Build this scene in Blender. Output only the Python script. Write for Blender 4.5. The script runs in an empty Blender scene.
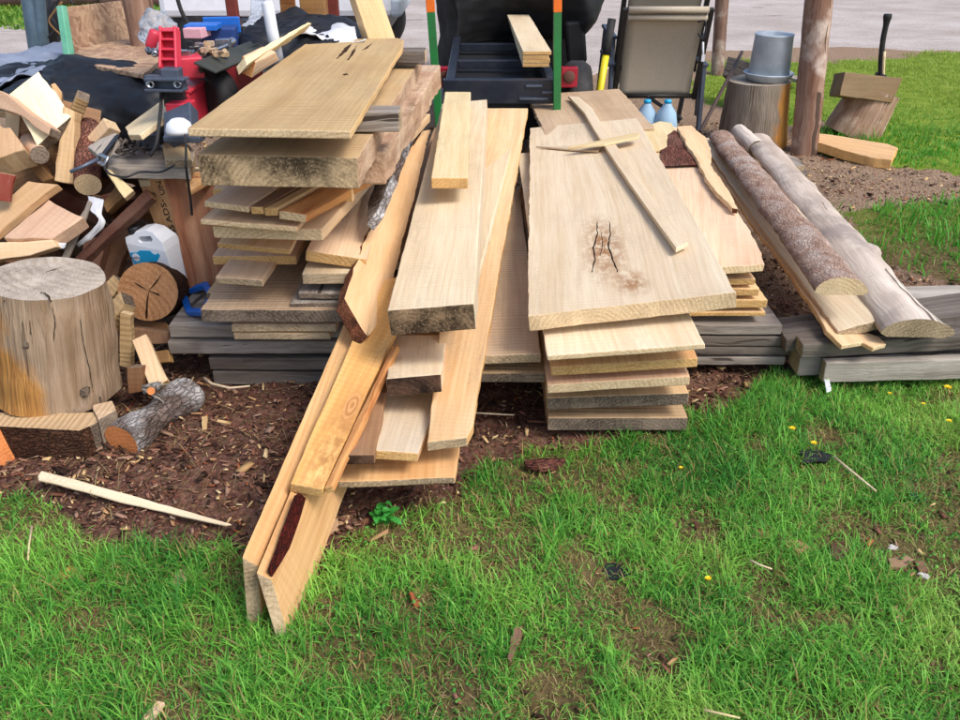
import bpy, bmesh, math, random
import numpy as np
from mathutils import Vector, Matrix, noise
random.seed(7)
rng = np.random.default_rng(11)
R = math.radians
scene = bpy.context.scene
COL = scene.collection

# ------------------------------------------------------------------ camera
F, PITCH, H = 850.0, R(28.5), 1.45
CP, SP = math.cos(PITCH), math.sin(PITCH)
CAM = Vector((0, 0, H))
cd = bpy.data.cameras.new('camera'); cam = bpy.data.objects.new('camera', cd); COL.objects.link(cam)
cam.location = CAM; cam.rotation_euler = (R(90) - PITCH, 0, 0)
cd.sensor_width = 36; cd.lens = 36 * F / 960; cd.clip_end = 500; cd.clip_start = 0.05
scene.camera = cam

def ray(px, py):
    u, v = (px - 480) / F, (360 - py) / F
    return Vector((u, CP + v * SP, -SP + v * CP))
def P(px, py, z=None, Y=None):
    d = ray(px, py)
    t = (Y / d.y) if Y is not None else ((z - H) / d.z)
    return CAM + d * t
def hz(z): return (Vector((0, 0, z)), Vector((0, 0, 1)))
def hY(px, py, Y): return hz(P(px, py, Y=Y).z)
def p3(a, b, c):
    a, b, c = [P(q[0], q[1], Y=q[2]) if q[2] > 0 else P(q[0], q[1], z=-q[2]) for q in (a, b, c)]
    n = (b - a).cross(c - a).normalized()
    return (a, n)
def pn(px, py, Y, n): return (P(px, py, Y=Y), Vector(n).normalized())
def onp(px, py, pl):
    d = ray(px, py)
    return CAM + d * ((pl[0] - CAM).dot(pl[1]) / d.dot(pl[1]))
def to_px(x, y, z):
    zc = y * CP - (z - H) * SP; yc = y * SP + (z - H) * CP
    return 480 + F * x / zc, 360 - F * yc / zc

# ------------------------------------------------------------------ nodes
def lin(h):
    h = h.lstrip('#'); o = []
    for i in (0, 2, 4):
        c = int(h[i:i+2], 16) / 255
        o.append(c / 12.92 if c <= .04045 else ((c + .055) / 1.055) ** 2.4)
    return tuple(o) + (1,)
class G:
    def __init__(s, name):
        s.m = bpy.data.materials.new(name); s.m.use_nodes = True
        s.t = s.m.node_tree; s.t.nodes.clear()
        s.out = s.t.nodes.new('ShaderNodeOutputMaterial')
        s.b = s.n('ShaderNodeBsdfPrincipled'); s.t.links.new(s.b.outputs[0], s.out.inputs[0])
    def n(s, ty, ins=None, **kw):
        nd = s.t.nodes.new(ty)
        for k, v in kw.items(): setattr(nd, k, v)
        for k, v in (ins or {}).items(): s.set(nd, k, v)
        return nd
    def set(s, nd, k, v):
        i = nd.inputs[k]
        if isinstance(v, bpy.types.NodeSocket): s.t.links.new(v, i)
        elif isinstance(v, bpy.types.Node): s.t.links.new(v.outputs[0], i)
        else: i.default_value = v
    def math(s, op, a, b=0.0, clamp=False):
        return s.n('ShaderNodeMath', {0: a, 1: b}, operation=op, use_clamp=clamp).outputs[0]
    def mix(s, f, a, b, mode='MIX'):
        return s.n('ShaderNodeMix', {0: f, 6: a, 7: b}, data_type='RGBA', blend_type=mode).outputs[2]
    def ramp(s, v, lo, hi):
        return s.n('ShaderNodeMapRange', {0: v, 1: lo, 2: hi}, clamp=True).outputs[0]
    def map(s, v, sc, loc=(0, 0, 0)):
        return s.n('ShaderNodeMapping', {0: v, 1: loc, 3: sc}).outputs[0]
    def noise(s, v, sc, det=3, rough=.55, dist=0.0):
        return s.n('ShaderNodeTexNoise', {'Vector': v, 'Scale': sc, 'Detail': det, 'Roughness': rough, 'Distortion': dist}).outputs[0]
    def coord(s):
        tc = s.n('ShaderNodeTexCoord').outputs['Object']
        r = s.n('ShaderNodeObjectInfo').outputs['Random']
        off = s.n('ShaderNodeCombineXYZ', {0: s.math('MULTIPLY', r, 37.0), 1: s.math('MULTIPLY', r, 91.0), 2: s.math('MULTIPLY', r, 53.0)}).outputs[0]
        v = s.n('ShaderNodeVectorMath', {0: tc, 1: off}, operation='ADD').outputs[0]
        return tc, v, r
    def fin(s, col, rough=.8, bump=None, bs=.3, bd=.003, **kw):
        s.set(s.b, 'Base Color', col); s.set(s.b, 'Roughness', rough)
        for k, v in kw.items(): s.set(s.b, k.replace('_', ' '), v)
        if bump is not None:
            bn = s.n('ShaderNodeBump', {'Strength': bs, 'Distance': bd, 'Height': bump})
            s.set(s.b, 'Normal', bn.outputs[0])
        return s.m

def wood(name, light, dark, stain_c='#77706a', stain=.35, knots=.5, ring=.55, saw=.15, rough=.78, ringscale=20.0):
    g = G(name); tc, v, r = g.coord()
    L, D, S = lin(light), lin(dark), lin(stain_c)
    warp = g.n('ShaderNodeVectorMath', {0: v, 1: g.n('ShaderNodeVectorMath', {0: g.n('ShaderNodeTexNoise', {'Vector': g.map(v, (.9, 3.2, 3.2)), 'Scale': 1.0, 'Detail': 1.5}).outputs[1], 1: (0, .11, .11)}, operation='MULTIPLY').outputs[0]}, operation='ADD').outputs[0]
    l1 = g.ramp(g.noise(g.map(warp, (.22, ringscale * 1.9, ringscale * 1.9)), 1.0, 2.5, .6), .42, .7)
    l2 = g.ramp(g.noise(g.map(warp, (.6, ringscale * 6, ringscale * 6), (5, 1, 3)), 1.0, 2, .55), .45, .72)
    w = g.n('ShaderNodeTexWave', {'Vector': g.map(warp, (.05, 1, 1)), 'Scale': ringscale * .8, 'Distortion': 9.0, 'Detail': 1.0, 'Detail Scale': .3}, bands_direction='Y').outputs[1]
    cath = g.math('MULTIPLY', g.ramp(w, .45, 1.0), g.ramp(g.noise(g.map(v, (.7, 4, 4), (9, 2, 4)), 1.0, 2), .45, .65))
    rings = g.math('ADD', g.math('MULTIPLY', l1, .5), g.math('ADD', g.math('MULTIPLY', l2, .3), g.math('MULTIPLY', cath, .35)), True)
    fib = g.noise(g.map(v, (5, 120, 120)), 1.0, 3, .6)
    broad = g.noise(g.map(v, (.8, 9, 9)), 1.0, 3, .5)
    f = g.math('ADD', g.math('MULTIPLY', rings, ring), g.math('MULTIPLY', g.ramp(fib, .35, .75), .26), True)
    col = g.mix(f, L, D)
    col = g.mix(g.math('MULTIPLY', g.ramp(broad, .45, .75), .45), col, D)
    vo = g.n('ShaderNodeTexVoronoi', {'Vector': g.map(v, (1.7, 4.6, 3.0)), 'Scale': 1.0}, feature='F1')
    gate = g.math('GREATER_THAN', g.n('ShaderNodeSeparateColor', {0: vo.outputs['Color']}).outputs[0], 1 - knots * .5)
    wob = g.math('ADD', vo.outputs['Distance'], g.math('MULTIPLY', g.noise(v, 30.0, 2), .05))
    kn = g.math('MULTIPLY', g.math('SUBTRACT', 1.0, g.ramp(wob, .06, .13)), gate)
    kr = g.n('ShaderNodeTexWave', {'Vector': g.n('ShaderNodeCombineXYZ', {0: wob}).outputs[0], 'Scale': 14.0, 'Distortion': 0.0}).outputs[1]
    col = g.mix(g.math('MULTIPLY', kn, .72), col, g.mix(g.math('MULTIPLY', kr, .5), lin('#6b4021'), lin('#a87a4a')))
    st = g.ramp(g.noise(g.map(v, (1.6, 5, 5)), 1.0, 5, .62), .5, .78)
    sp = g.ramp(g.noise(v, 60.0, 3, .65), .3, .7)
    col = g.mix(g.math('MULTIPLY', g.math('MULTIPLY', st, sp), stain), col, S)
    blot = g.ramp(g.noise(v, 3.3, 4, .6), .3, .75)
    col = g.mix(g.math('MULTIPLY', blot, .14), col, lin('#efe0c4'))
    hs = g.n('ShaderNodeHueSaturation', {'Hue': g.math('ADD', .492, g.math('MULTIPLY', r, .012)), 'Saturation': g.math('ADD', .9, g.math('MULTIPLY', r, .26)),
              'Value': g.math('ADD', .83, g.math('MULTIPLY', g.math('FRACT', g.math('MULTIPLY', r, 7.31)), .19)), 'Color': col}).outputs[0]
    sm = g.n('ShaderNodeTexWave', {'Vector': g.map(v, (1, .12, .12)), 'Scale': 17.0, 'Distortion': 7.0, 'Detail': 3.0}).outputs[1]
    hs = g.mix(g.math('MULTIPLY', g.math('MULTIPLY', g.ramp(sm, .55, .95), g.ramp(g.noise(v, 2.6, 3), .42, .6)), saw * 1.1), hs, D)
    grime = g.math('MULTIPLY', g.ramp(g.noise(g.map(v, (2.2, 6, 6), (7, 3, 1)), 1.0, 6, .7), .52, .72), g.ramp(g.noise(v, 150.0, 2, .7), .4, .65))
    hs = g.mix(g.math('MULTIPLY', grime, .45), hs, S)
    bmp = g.math('ADD', g.math('MULTIPLY', fib, .5), g.math('ADD', g.math('MULTIPLY', sm, saw), g.math('MULTIPLY', rings, .25)))
    return g.fin(hs, rough, bmp, .5, .0035, Specular_IOR_Level=.2)

def endgrain(name, light, dark, mold='#3a3531', moldamt=.4, rough=.9, ringscale=26.0, speck=.35):
    g = G(name); tc, v, r = g.coord()
    off = g.n('ShaderNodeCombineXYZ', {1: g.math('SUBTRACT', g.math('MULTIPLY', r, .3), .15), 2: g.math('ADD', .1, g.math('MULTIPLY', r, .12))}).outputs[0]
    c = g.n('ShaderNodeVectorMath', {0: tc, 1: off}, operation='ADD').outputs[0]
    w = g.n('ShaderNodeTexWave', {'Vector': c, 'Scale': ringscale, 'Distortion': 6.0, 'Detail': 4.0, 'Detail Scale': .5, 'Detail Roughness': .65}, wave_type='RINGS', rings_direction='X').outputs[1]
    fuzz = g.noise(v, 170.0, 4, .7)
    dg = g.noise(g.map(c, (40, 90, 26)), 1.0, 4, .7, .8)
    f = g.math('ADD', g.math('MULTIPLY', g.math('MULTIPLY', g.ramp(w, .2, 1), g.ramp(g.noise(v, 12.0, 3), .3, .7)), .55), g.math('MULTIPLY', g.ramp(fuzz, .35, .7), .5), True)
    col = g.mix(f, lin(light), lin(dark))
    mo = g.math('MULTIPLY', g.ramp(g.noise(v, 7.0, 5, .65), .37, .58), g.ramp(g.math('ADD', fuzz, g.math('MULTIPLY', dg, speck)), .4, .75))
    col = g.mix(g.math('MULTIPLY', mo, moldamt), col, lin(mold))
    return g.fin(col, rough, g.math('ADD', fuzz, g.math('MULTIPLY', dg, .5)), .6, .004, Specular_IOR_Level=.15)

def bark(name, a, b, c, scale=1.0, rough=.95, stretch=(.35, 1, 1), crust=.5, vs=90.0, vamt=.6):
    g = G(name); tc, v, r = g.coord()
    m = g.n('ShaderNodeVectorMath', {0: g.map(v, stretch), 1: g.n('ShaderNodeVectorMath', {0: g.n('ShaderNodeTexNoise', {'Vector': v, 'Scale': 38.0, 'Detail': 3.0}).outputs[1], 1: (.022, .022, .022)}, operation='MULTIPLY').outputs[0]}, operation='ADD').outputs[0]
    n1 = g.noise(m, 24.0 * scale, 5, .65, .6)
    vo = g.n('ShaderNodeTexVoronoi', {'Vector': m, 'Scale': vs * scale, 'Randomness': 1.0}, feature='DISTANCE_TO_EDGE').outputs[0]
    n2 = g.noise(v, 6.0 * scale, 4, .6)
    n3 = g.noise(v, 120.0 * scale, 3, .6)
    col = g.mix(g.ramp(n1, .35, .7), lin(a), lin(b))
    col = g.mix(g.math('MULTIPLY', g.ramp(n2, .45, .65), crust), col, lin(c))
    col = g.mix(g.math('MULTIPLY', g.math('SUBTRACT', 1, g.ramp(vo, .0, .12)), vamt), col, (.012, .009, .007, 1))
    col = g.mix(g.math('MULTIPLY', g.ramp(n3, .55, .8), .3), col, lin(c))
    bmp = g.math('ADD', g.math('ADD', n1, g.math('MULTIPLY', n3, .4)), g.math('MULTIPLY', g.ramp(vo, 0, .15), vamt * 1.6))
    return g.fin(col, rough, bmp, .9, .008, Specular_IOR_Level=.15)

def plain(name, c, rough=.6, metal=0.0, var=.12, sc=18.0, dirt=None, dirtamt=.4, bump=.1, **kw):
    g = G(name); tc, v, r = g.coord()
    n1 = g.noise(v, sc, 4, .6)
    col = g.mix(g.math('MULTIPLY', g.ramp(n1, .35, .7), var * 2), lin(c), tuple(x * .6 for x in lin(c)[:3]) + (1,))
    if dirt: col = g.mix(g.math('MULTIPLY', g.ramp(g.noise(v, sc * .45, 5, .65), .45, .65), dirtamt), col, lin(dirt))
    ro = g.math('ADD', rough, g.math('MULTIPLY', g.math('SUBTRACT', n1, .5), .25), True)
    return g.fin(col, ro, g.noise(v, sc * 6, 3), bump, .002, Metallic=metal, **kw)

def twotone(name, l1, d1, l2, d2, axis, thr):
    # grey weathered wood with one bare orange face (axis in the log's own frame)
    g = G(name); tc, v, r = g.coord()
    st = g.noise(g.map(tc, (1.2, 22, 22)), 1.0, 4, .6); fine = g.noise(g.map(tc, (3, 120, 120)), 1.0, 3)
    ck = g.ramp(g.noise(g.map(tc, (.6, 26, 26), (3, 1, 2)), 1.0, 2), .67, .70)
    a = g.mix(g.ramp(st, .3, .7), lin(l1), lin(d1)); b = g.mix(g.ramp(st, .3, .7), lin(l2), lin(d2))
    dt = g.n('ShaderNodeVectorMath', {0: tc, 1: axis}, operation='DOT_PRODUCT').outputs['Value']
    m = g.ramp(g.math('ADD', dt, g.math('MULTIPLY', g.math('SUBTRACT', g.noise(tc, 6.0, 4), .5), .16)), thr, thr + .035)
    col = g.mix(m, a, b); col = g.mix(g.math('MULTIPLY', fine, .35), col, lin(d1)); col = g.mix(g.math('MULTIPLY', ck, .5), col, (.04, .025, .018, 1))
    return g.fin(col, .85, g.math('SUBTRACT', g.math('ADD', st, fine), ck), .8, .012, Specular_IOR_Level=.2)
def streak(name, l, d, c, rough=.85, sc=16.0):
    g = G(name); tc, v, r = g.coord()
    wv = g.n('ShaderNodeVectorMath', {0: v, 1: g.n('ShaderNodeVectorMath', {0: g.n('ShaderNodeTexNoise', {'Vector': v, 'Scale': 4.0}).outputs[1], 1: (.0, .06, .06)}, operation='MULTIPLY').outputs[0]}, operation='ADD').outputs[0]
    a = g.noise(g.map(wv, (1.1, sc, sc)), 1.0, 5, .65); b = g.noise(g.map(wv, (4, sc * 8, sc * 8)), 1.0, 3, .6); e = g.noise(v, 4.5, 5, .65)
    ck = g.ramp(g.noise(g.map(wv, (.5, sc * 1.6, sc * 1.6), (3, 1, 2)), 1.0, 2), .66, .69)
    col = g.mix(g.ramp(a, .35, .65), lin(l), lin(d)); col = g.mix(g.math('MULTIPLY', g.ramp(b, .4, .7), .4), col, lin(d))
    col = g.mix(g.math('MULTIPLY', g.ramp(e, .5, .66), .75), col, lin(c)); col = g.mix(g.math('MULTIPLY', ck, .8), col, (.03, .02, .015, 1))
    return g.fin(col, rough, g.math('SUBTRACT', g.math('ADD', a, g.math('MULTIPLY', b, .6)), ck), .6, .007, Specular_IOR_Level=.2)
M = {}
M['pale'] = wood('pale_sawn_wood', '#efdeba', '#c9a674', '#857b6c', stain=.5, knots=.4, ring=.5)
M['fresh'] = wood('fresh_sawn_wood', '#eecfa6', '#bf905f', stain=.5, knots=.5)
M['warm'] = wood('warm_sawn_wood', '#f0c48e', '#b87c44', stain=.45, knots=.5)
M['slabtop'] = wood('weathered_tan_wood', '#ceb18a', '#9c7c58', stain=.45, knots=.2, ring=.4, saw=.6)
M['greyed'] = wood('greyed_sawn_wood', '#e4d3b2', '#b6946a', '#8a8a92', stain=.75, knots=.4, ring=.4)
M['pinky'] = wood('pinkish_split_wood', '#dcb892', '#a87a58', '#6a5548', stain=.4, knots=.5, saw=.1)
M['orange'] = streak('orange_heart_wood', '#d9a468', '#a8683a', '#c08850', sc=26)
M['brown'] = wood('brown_old_wood', '#a07850', '#6a452c', '#463a34', stain=.5, knots=.4)
M['redbrown'] = streak('red_brown_timber', '#b98a6a', '#85523a', '#a06a4c', sc=24)
M['darkred'] = wood('dark_red_wood', '#5c2a1e', '#33150f', '#1c1210', stain=.4, knots=.2)
M['grey'] = streak('weathered_grey_wood', '#b4a99c', '#71665c', '#9a8f84', .9, 26)
M['greydark'] = streak('dark_weathered_wood', '#867c72', '#4a423b', '#6e6256', .9, 26)
M['greylight'] = streak('silvery_weathered_wood', '#c0b6aa', '#8a8074', '#a89e90', .9, 26)
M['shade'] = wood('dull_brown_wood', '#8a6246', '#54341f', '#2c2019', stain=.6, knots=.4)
M['e_pale'] = endgrain('pale_end_grain', '#ecd4ac', '#bd9668', '#7d6a4c', .3)
M['e_warm'] = endgrain('warm_end_grain', '#e6bd80', '#b37f44', '#6a4a2a', .35)
M['e_grey'] = endgrain('greyed_end_grain', '#d0b896', '#927856', '#453c32', .55)
M['e_dirty'] = endgrain('dirty_end_grain', '#9d8b78', '#5b4b3e', '#2d2622', .7)
M['e_dark'] = endgrain('dark_mouldy_end_grain', '#d8bd94', '#7a5e42', '#1a120c', .85, speck=.5)
M['e_beam'] = endgrain('dark_beam_end', '#b89a78', '#4e3828', '#150e0a', .9, speck=.5)
M['e_black'] = endgrain('black_mouldy_end_grain', '#6b4f3e', '#3d2a20', '#0d0908', .9, speck=.6)
M['e_round'] = endgrain('log_end_grain', '#c4946a', '#91613c', '#6a4326', .4, ringscale=16)
M['e_orange'] = endgrain('orange_end_grain', '#ee9a5e', '#c06a38', '#6a3418', .3)
M['bark'] = bark('grey_scaly_bark', '#7a6a62', '#4a3a32', '#c6c4c2', crust=1.0, vamt=.45, vs=70)
M['barkred'] = bark('red_brown_bark', '#8a5646', '#54302a', '#b08a78', crust=.3)
M['barkbrown'] = bark('brown_grey_bark', '#bd9f8c', '#866452', '#cabbb0', 1.6, stretch=(.5, 1, 1), crust=.7, vamt=.3, vs=60)
M['barkedge'] = bark('bark_edge', '#7c4a32', '#3b2318', '#96634a', crust=.3, vamt=.2)
M['torn'] = bark('torn_splintered_wood', '#bd9c80', '#7e5f48', '#d6bfa4', .9, stretch=(.12, 1, 1), crust=.6, vamt=0.0)
M['debarked'] = streak('silver_debarked_log', '#dccfc0', '#b09e8e', '#8d8078', sc=12)
M['stumpgrey'] = wood('grey_stump_side', '#b5a696', '#7d6a59', '#574a42', stain=.5, knots=.5, ring=.4, saw=0, ringscale=14)
M['e_stump'] = endgrain('grey_stump_top', '#c9c0b6', '#a39788', '#6a625a', .35, ringscale=14)

M['crackdark'] = plain0 = bark('dark_crack', '#2a1a10', '#120b07', '#3a2618')
M['crackbrown'] = bark('brown_check', '#5a4028', '#3a2818', '#6a4c30')
M['darkredbark'] = bark('dark_red_inner_bark', '#5c1a14', '#36100c', '#7a2c20', 1.3, crust=.3)
M['smooth'] = streak('smooth_tan_wood', '#efcda2', '#d3a674', '#e2ba8a', sc=8)
M['cream'] = wood('cream_split_wood', '#fbf0d0', '#e6cf98', stain=.12, knots=.2, ring=.3, saw=0)
M['redscrap'] = wood('flaking_red_painted_wood', '#8a2e28', '#5c1a18', '#e8d0c0', stain=.9, knots=0, ring=.3, saw=0)
M['orangedark'] = wood('rusty_split_wood', '#9a5c30', '#5c3018', '#3a2016', stain=.5, knots=.3, saw=0)
M['shadebark'] = bark('dark_brown_bark', '#5a3a2a', '#2e1c14', '#7c5a44', crust=.3)
M['timberface'] = wood('stamped_timber_face', '#c99c74', '#a47450', '#6a4a38', stain=.4, knots=.1, saw=0)
M['postwood'] = streak('peeled_post_wood', '#ac8f7a', '#74503f', '#d6c6b8', sc=13)
M['postwood2'] = streak('grey_post_wood', '#95786a', '#5a4034', '#bfb0a4')
M['pinkstump'] = streak('pinkish_stump_side', '#c4a68e', '#8a6650', '#e0ccb6', sc=20)
M['blockwood'] = wood('grey_brown_block', '#8d7458', '#5a4836', '#3a322a', stain=.5, knots=.5, ring=.5, saw=0)
M['stumpside'] = twotone('weathered_stump_side', '#bda68e', '#846a50', '#cc944e', '#8a5626', (-.36, .85, .5), .015)
M['stumporange'] = twotone('stump_with_split_face', '#a89a88', '#6e6052', '#dca04a', '#b87628', (0, -.8, .6), .165)
M['e_stumptop'] = endgrain('weathered_stump_top', '#cbbfb0', '#95836f', '#5f5348', .55, ringscale=11)
def add_knot(o, p, size=(.05, .026), stain=False, tint='#9a5f30', amt=.4):
    # one oval knot grown into the board's own material, at a place in the board's frame
    m = o.data.materials[0].copy(); m.name = o.data.materials[0].name + '_with_knot'; o.data.materials[0] = m
    if len(o.data.materials) > 2: o.data.materials[2] = m
    nt = m.node_tree; b = next(n for n in nt.nodes if n.type == 'BSDF_PRINCIPLED'); src = b.inputs['Base Color'].links[0].from_socket
    q = WM[o.name].inverted() @ p
    g = G.__new__(G); g.m = m; g.t = nt; g.b = b
    tc = g.n('ShaderNodeTexCoord').outputs['Object']
    d = g.n('ShaderNodeVectorMath', {0: tc, 1: (-q.x, -q.y, -q.z)}, operation='ADD').outputs[0]
    d = g.n('ShaderNodeVectorMath', {0: d, 1: (1 / size[0], 1 / size[1], 0)}, operation='MULTIPLY').outputs[0]
    ln = g.n('ShaderNodeVectorMath', {0: d}, operation='LENGTH').outputs['Value']
    ln = g.math('ADD', ln, g.math('MULTIPLY', g.math('SUBTRACT', g.noise(tc, 40.0, 3), .5), .35))
    rg = g.math('MULTIPLY', g.math('ADD', g.math('SINE', g.math('MULTIPLY', ln, 13.0)), 1.0), .5)
    halo = g.math('MULTIPLY', g.math('SUBTRACT', 1, g.ramp(ln, .7, 3.2)), .4)
    if stain: halo = g.math('MULTIPLY', g.math('MULTIPLY', g.math('SUBTRACT', 1, g.ramp(ln, .2, 1.3)), g.ramp(g.noise(g.map(tc, (.5, 1, 1)), 34.0, 5, .75), .38, .56)), amt)
    c = g.mix(halo, src, lin(tint))
    if stain: g.set(b, 'Base Color', c); return
    c = g.mix(g.math('MULTIPLY', g.math('SUBTRACT', 1, g.ramp(ln, .7, 1.15)), .7), c, g.mix(rg, lin('#cc9a66'), lin('#a06a3c')))
    g.set(b, 'Base Color', c)
# ------------------------------------------------------------------ meshes
def props(o, label=None, cat=None, group=None, kind=None):
    if label: o['label'] = label
    if cat: o['category'] = cat
    if group: o['group'] = group
    if kind: o['kind'] = kind
    return o
def mk(name, bm, mats, frame=None, parent=None, label=None, cat=None, group=None, kind=None, bevel=0, smooth=False, partlabel=None):
    """bm in world coordinates -> object with local axes frame=(origin, ex, ey, ez)"""
    bmesh.ops.recalc_face_normals(bm, faces=bm.faces[:])
    if frame is None:
        c = Vector((0, 0, 0)); zmin = 1e9
        for v in bm.verts: c += v.co; zmin = min(zmin, v.co.z)
        c /= max(1, len(bm.verts)); c.z = zmin
        frame = (c, Vector((1, 0, 0)), Vector((0, 1, 0)), Vector((0, 0, 1)))
    o_, ex, ey, ez = frame
    mw = Matrix(((ex.x, ey.x, ez.x, o_.x), (ex.y, ey.y, ez.y, o_.y), (ex.z, ey.z, ez.z, o_.z), (0, 0, 0, 1)))
    bm.transform(mw.inverted())
    if smooth:
        for f in bm.faces: f.smooth = True
    me = bpy.data.meshes.new(name); bm.to_mesh(me); bm.free()
    for m in (mats if isinstance(mats, (list, tuple)) else [mats]):
        me.materials.append(M[m] if isinstance(m, str) else m)
    o = bpy.data.objects.new(name, me); COL.objects.link(o)
    if parent:
        o.parent = parent; o.matrix_basis = WM[parent.name].inverted() @ mw
    else: o.matrix_world = mw
    WM[o.name] = mw
    props(o, label, cat, group, kind)
    if partlabel: o['label'] = partlabel
    if bevel:
        b = o.modifiers.new('bevel', 'BEVEL'); b.width = bevel; b.segments = 2; b.limit_method = 'ANGLE'; b.angle_limit = R(38)
        b.harden_normals = False
    return o
WM = {}
def root(name, loc, label, cat, group=None):
    o = bpy.data.objects.new(name, None); COL.objects.link(o); o.location = loc
    o.empty_display_size = .1
    WM[o.name] = Matrix.Translation(Vector(loc)); props(o, label, cat, group); return o

def wobn(p, s, seed): return noise.noise(Vector((p.x * s + seed, p.y * s - seed, p.z * s + seed * .5)))
SEED = [0]
def slab(name, label, pix, pl, thick, mats='fresh', group=None, cat='board', xdir=None, extr=None, wob=.002, bevel=.0035,
         parent=None, edge=None, cut=.03, warp=0.0025, endtilt=0.0, pts=None):
    """prism whose seen face is the pixel outline laid on plane pl; mats = side / [side, end] / [side, end, edge]"""
    SEED[0] += 1; sd = SEED[0] * 3.17
    poly = pts if pts else [onp(x, y, pl) for x, y in pix]
    n = Vector((0, 0, 0)); k = len(poly)
    for i in range(k): n += (poly[i] - poly[0]).cross(poly[(i + 1) % k] - poly[0])
    n.normalize(); c = sum(poly, Vector()) / k
    if n.dot(CAM - c) < 0: n = -n; poly = poly[::-1]
    if xdir is None:
        ed = [(poly[(i + 1) % k] - poly[i]) for i in range(k)]
        ex = max(ed, key=lambda e: e.length)
    else: ex = Vector(xdir)
    ex = (ex - n * ex.dot(n)).normalized()
    if ex.y < 0: ex = -ex
    ez = n; ey = ez.cross(ex)
    e = Vector(extr) if extr is not None else -n * thick
    # subdivide
    pp = []
    for i in range(k):
        a, b = poly[i], poly[(i + 1) % k]
        m = max(1, int((b - a).length / cut))
        for j in range(m):
            p = a.lerp(b, j / m)
            if wob: 
                d = (b - a).normalized().cross(n)
                w = wob * (wobn(p, 7, sd) + .7 * wobn(p, 29, sd) + .45 * wobn(p, 83, sd))
                p = p + d * w
            pp.append(p)
    bm = bmesh.new()
    def wz(p): return n * (warp * wobn(p, 2.2, sd)) if warp else Vector()
    top = [bm.verts.new(p + wz(p)) for p in pp]
    bot = [bm.verts.new(p + e + wz(p) + (ey * wob * 1.2 * wobn(p, 14, sd + 9) if wob else Vector())) for p in pp]
    bm.faces.new(top); bm.faces.new(bot[::-1])
    nm = len(mats) if isinstance(mats, (list, tuple)) else 1
    q = len(pp)
    for i in range(q):
        f = bm.faces.new([top[i], bot[i], bot[(i + 1) % q], top[(i + 1) % q]])
        d = (pp[(i + 1) % q] - pp[i])
        if d.length < 1e-7: continue
        d.normalize(); al = abs(d.dot(ex))
        if al < .62: f.material_index = min(1, nm - 1)
        elif nm > 2:
            out = d.cross(n)          # outward
            side = 'L' if out.dot(Vector((1, 0, 0))) < 0 else 'R'
            if edge in (None, 'both') or edge == side: f.material_index = 2
    if len(top) > 4:
        bmesh.ops.triangulate(bm, faces=[f for f in bm.faces if len(f.verts) > 4])
    return mk(name, bm, mats, (c, ex, ey, ez), parent, label, cat if not parent else None, group, bevel=bevel)

def logm(name, label, p0, p1, r0, r1, mats, group=None, cat='log', parent=None, amp=.06, freq=7.0, seg=30, ns=26, prof=None, flare=None, up=None, bevel=0, knob=0.0, cone=0.0, squash=1.0):
    """log along p0->p1; prof(a)->radius factor by angle; mats [side, end]"""
    SEED[0] += 1; sd = SEED[0] * 5.3
    p0, p1 = Vector(p0), Vector(p1); ex = (p1 - p0); Ln = ex.length; ex.normalize()
    u = Vector(up) if up else (Vector((0, 0, 1)) if abs(ex.z) < .8 else Vector((0, -1, 0)))
    ez = (u - ex * u.dot(ex)).normalized(); ey = ez.cross(ex)
    bm = bmesh.new(); rings = []
    for i in range(seg + 1):
        t = i / seg; r = r0 + (r1 - r0) * t
        if flare: r *= flare(t)
        ring = []
        for j in range(ns):
            a = 2 * math.pi * j / ns
            dirv = ey * math.cos(a) + ez * math.sin(a) * squash
            q = p0 + ex * (Ln * t) + dirv * r
            w = 1 + amp * (noise.noise(q * freq + Vector((sd, 0, 0))) + .5 * noise.noise(q * freq * 3.1 + Vector((0, sd, 0))))
            if knob: w += knob * max(0, noise.noise(q * 11 + Vector((sd, sd, 0))) - .35)
            w *= prof(a) if prof else 1
            ring.append(bm.verts.new(p0 + ex * (Ln * t) + dirv * r * w))
        rings.append(ring)
    for i in range(seg):
        for j in range(ns):
            f = bm.faces.new([rings[i][j], rings[i][(j + 1) % ns], rings[i + 1][(j + 1) % ns], rings[i + 1][j]]); f.smooth = True
    for ring, s in ((rings[0], 0), (rings[-1], 1)):
        # separate vertices so the cut edge stays crisp
        vs = [bm.verts.new(v.co) for v in ring]
        f = bm.faces.new(vs if s else vs[::-1]); f.material_index = 1
    return mk(name, bm, mats, (p0, ex, ey, ez), parent, label, None if parent else cat, group, bevel=0)

def addbox(bm, c, s, rot=None, mi=0):
    c = Vector(c); vs = []
    for x in (-.5, .5):
        for y in (-.5, .5):
            for z in (-.5, .5):
                v = Vector((x * s[0], y * s[1], z * s[2]))
                if rot is not None: v = rot @ v
                vs.append(bm.verts.new(c + v))
    for q in ((0, 1, 3, 2), (4, 6, 7, 5), (0, 4, 5, 1), (2, 3, 7, 6), (0, 2, 6, 4), (1, 5, 7, 3)):
        bm.faces.new([vs[i] for i in q]).material_index = mi
def addbar(bm, a, b, w, h, up=(0, 0, 1), mi=0):
    a, b = Vector(a), Vector(b); x = (b - a); L = x.length; x.normalize(); u = Vector(up)
    if abs(x.dot(u)) > .95: u = Vector((0, 1, 0))
    z = (u - x * u.dot(x)).normalized(); y = z.cross(x)
    rot = Matrix((x, y, z)).transposed()
    addbox(bm, (a + b) / 2, (L, w, h), rot, mi)
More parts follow.
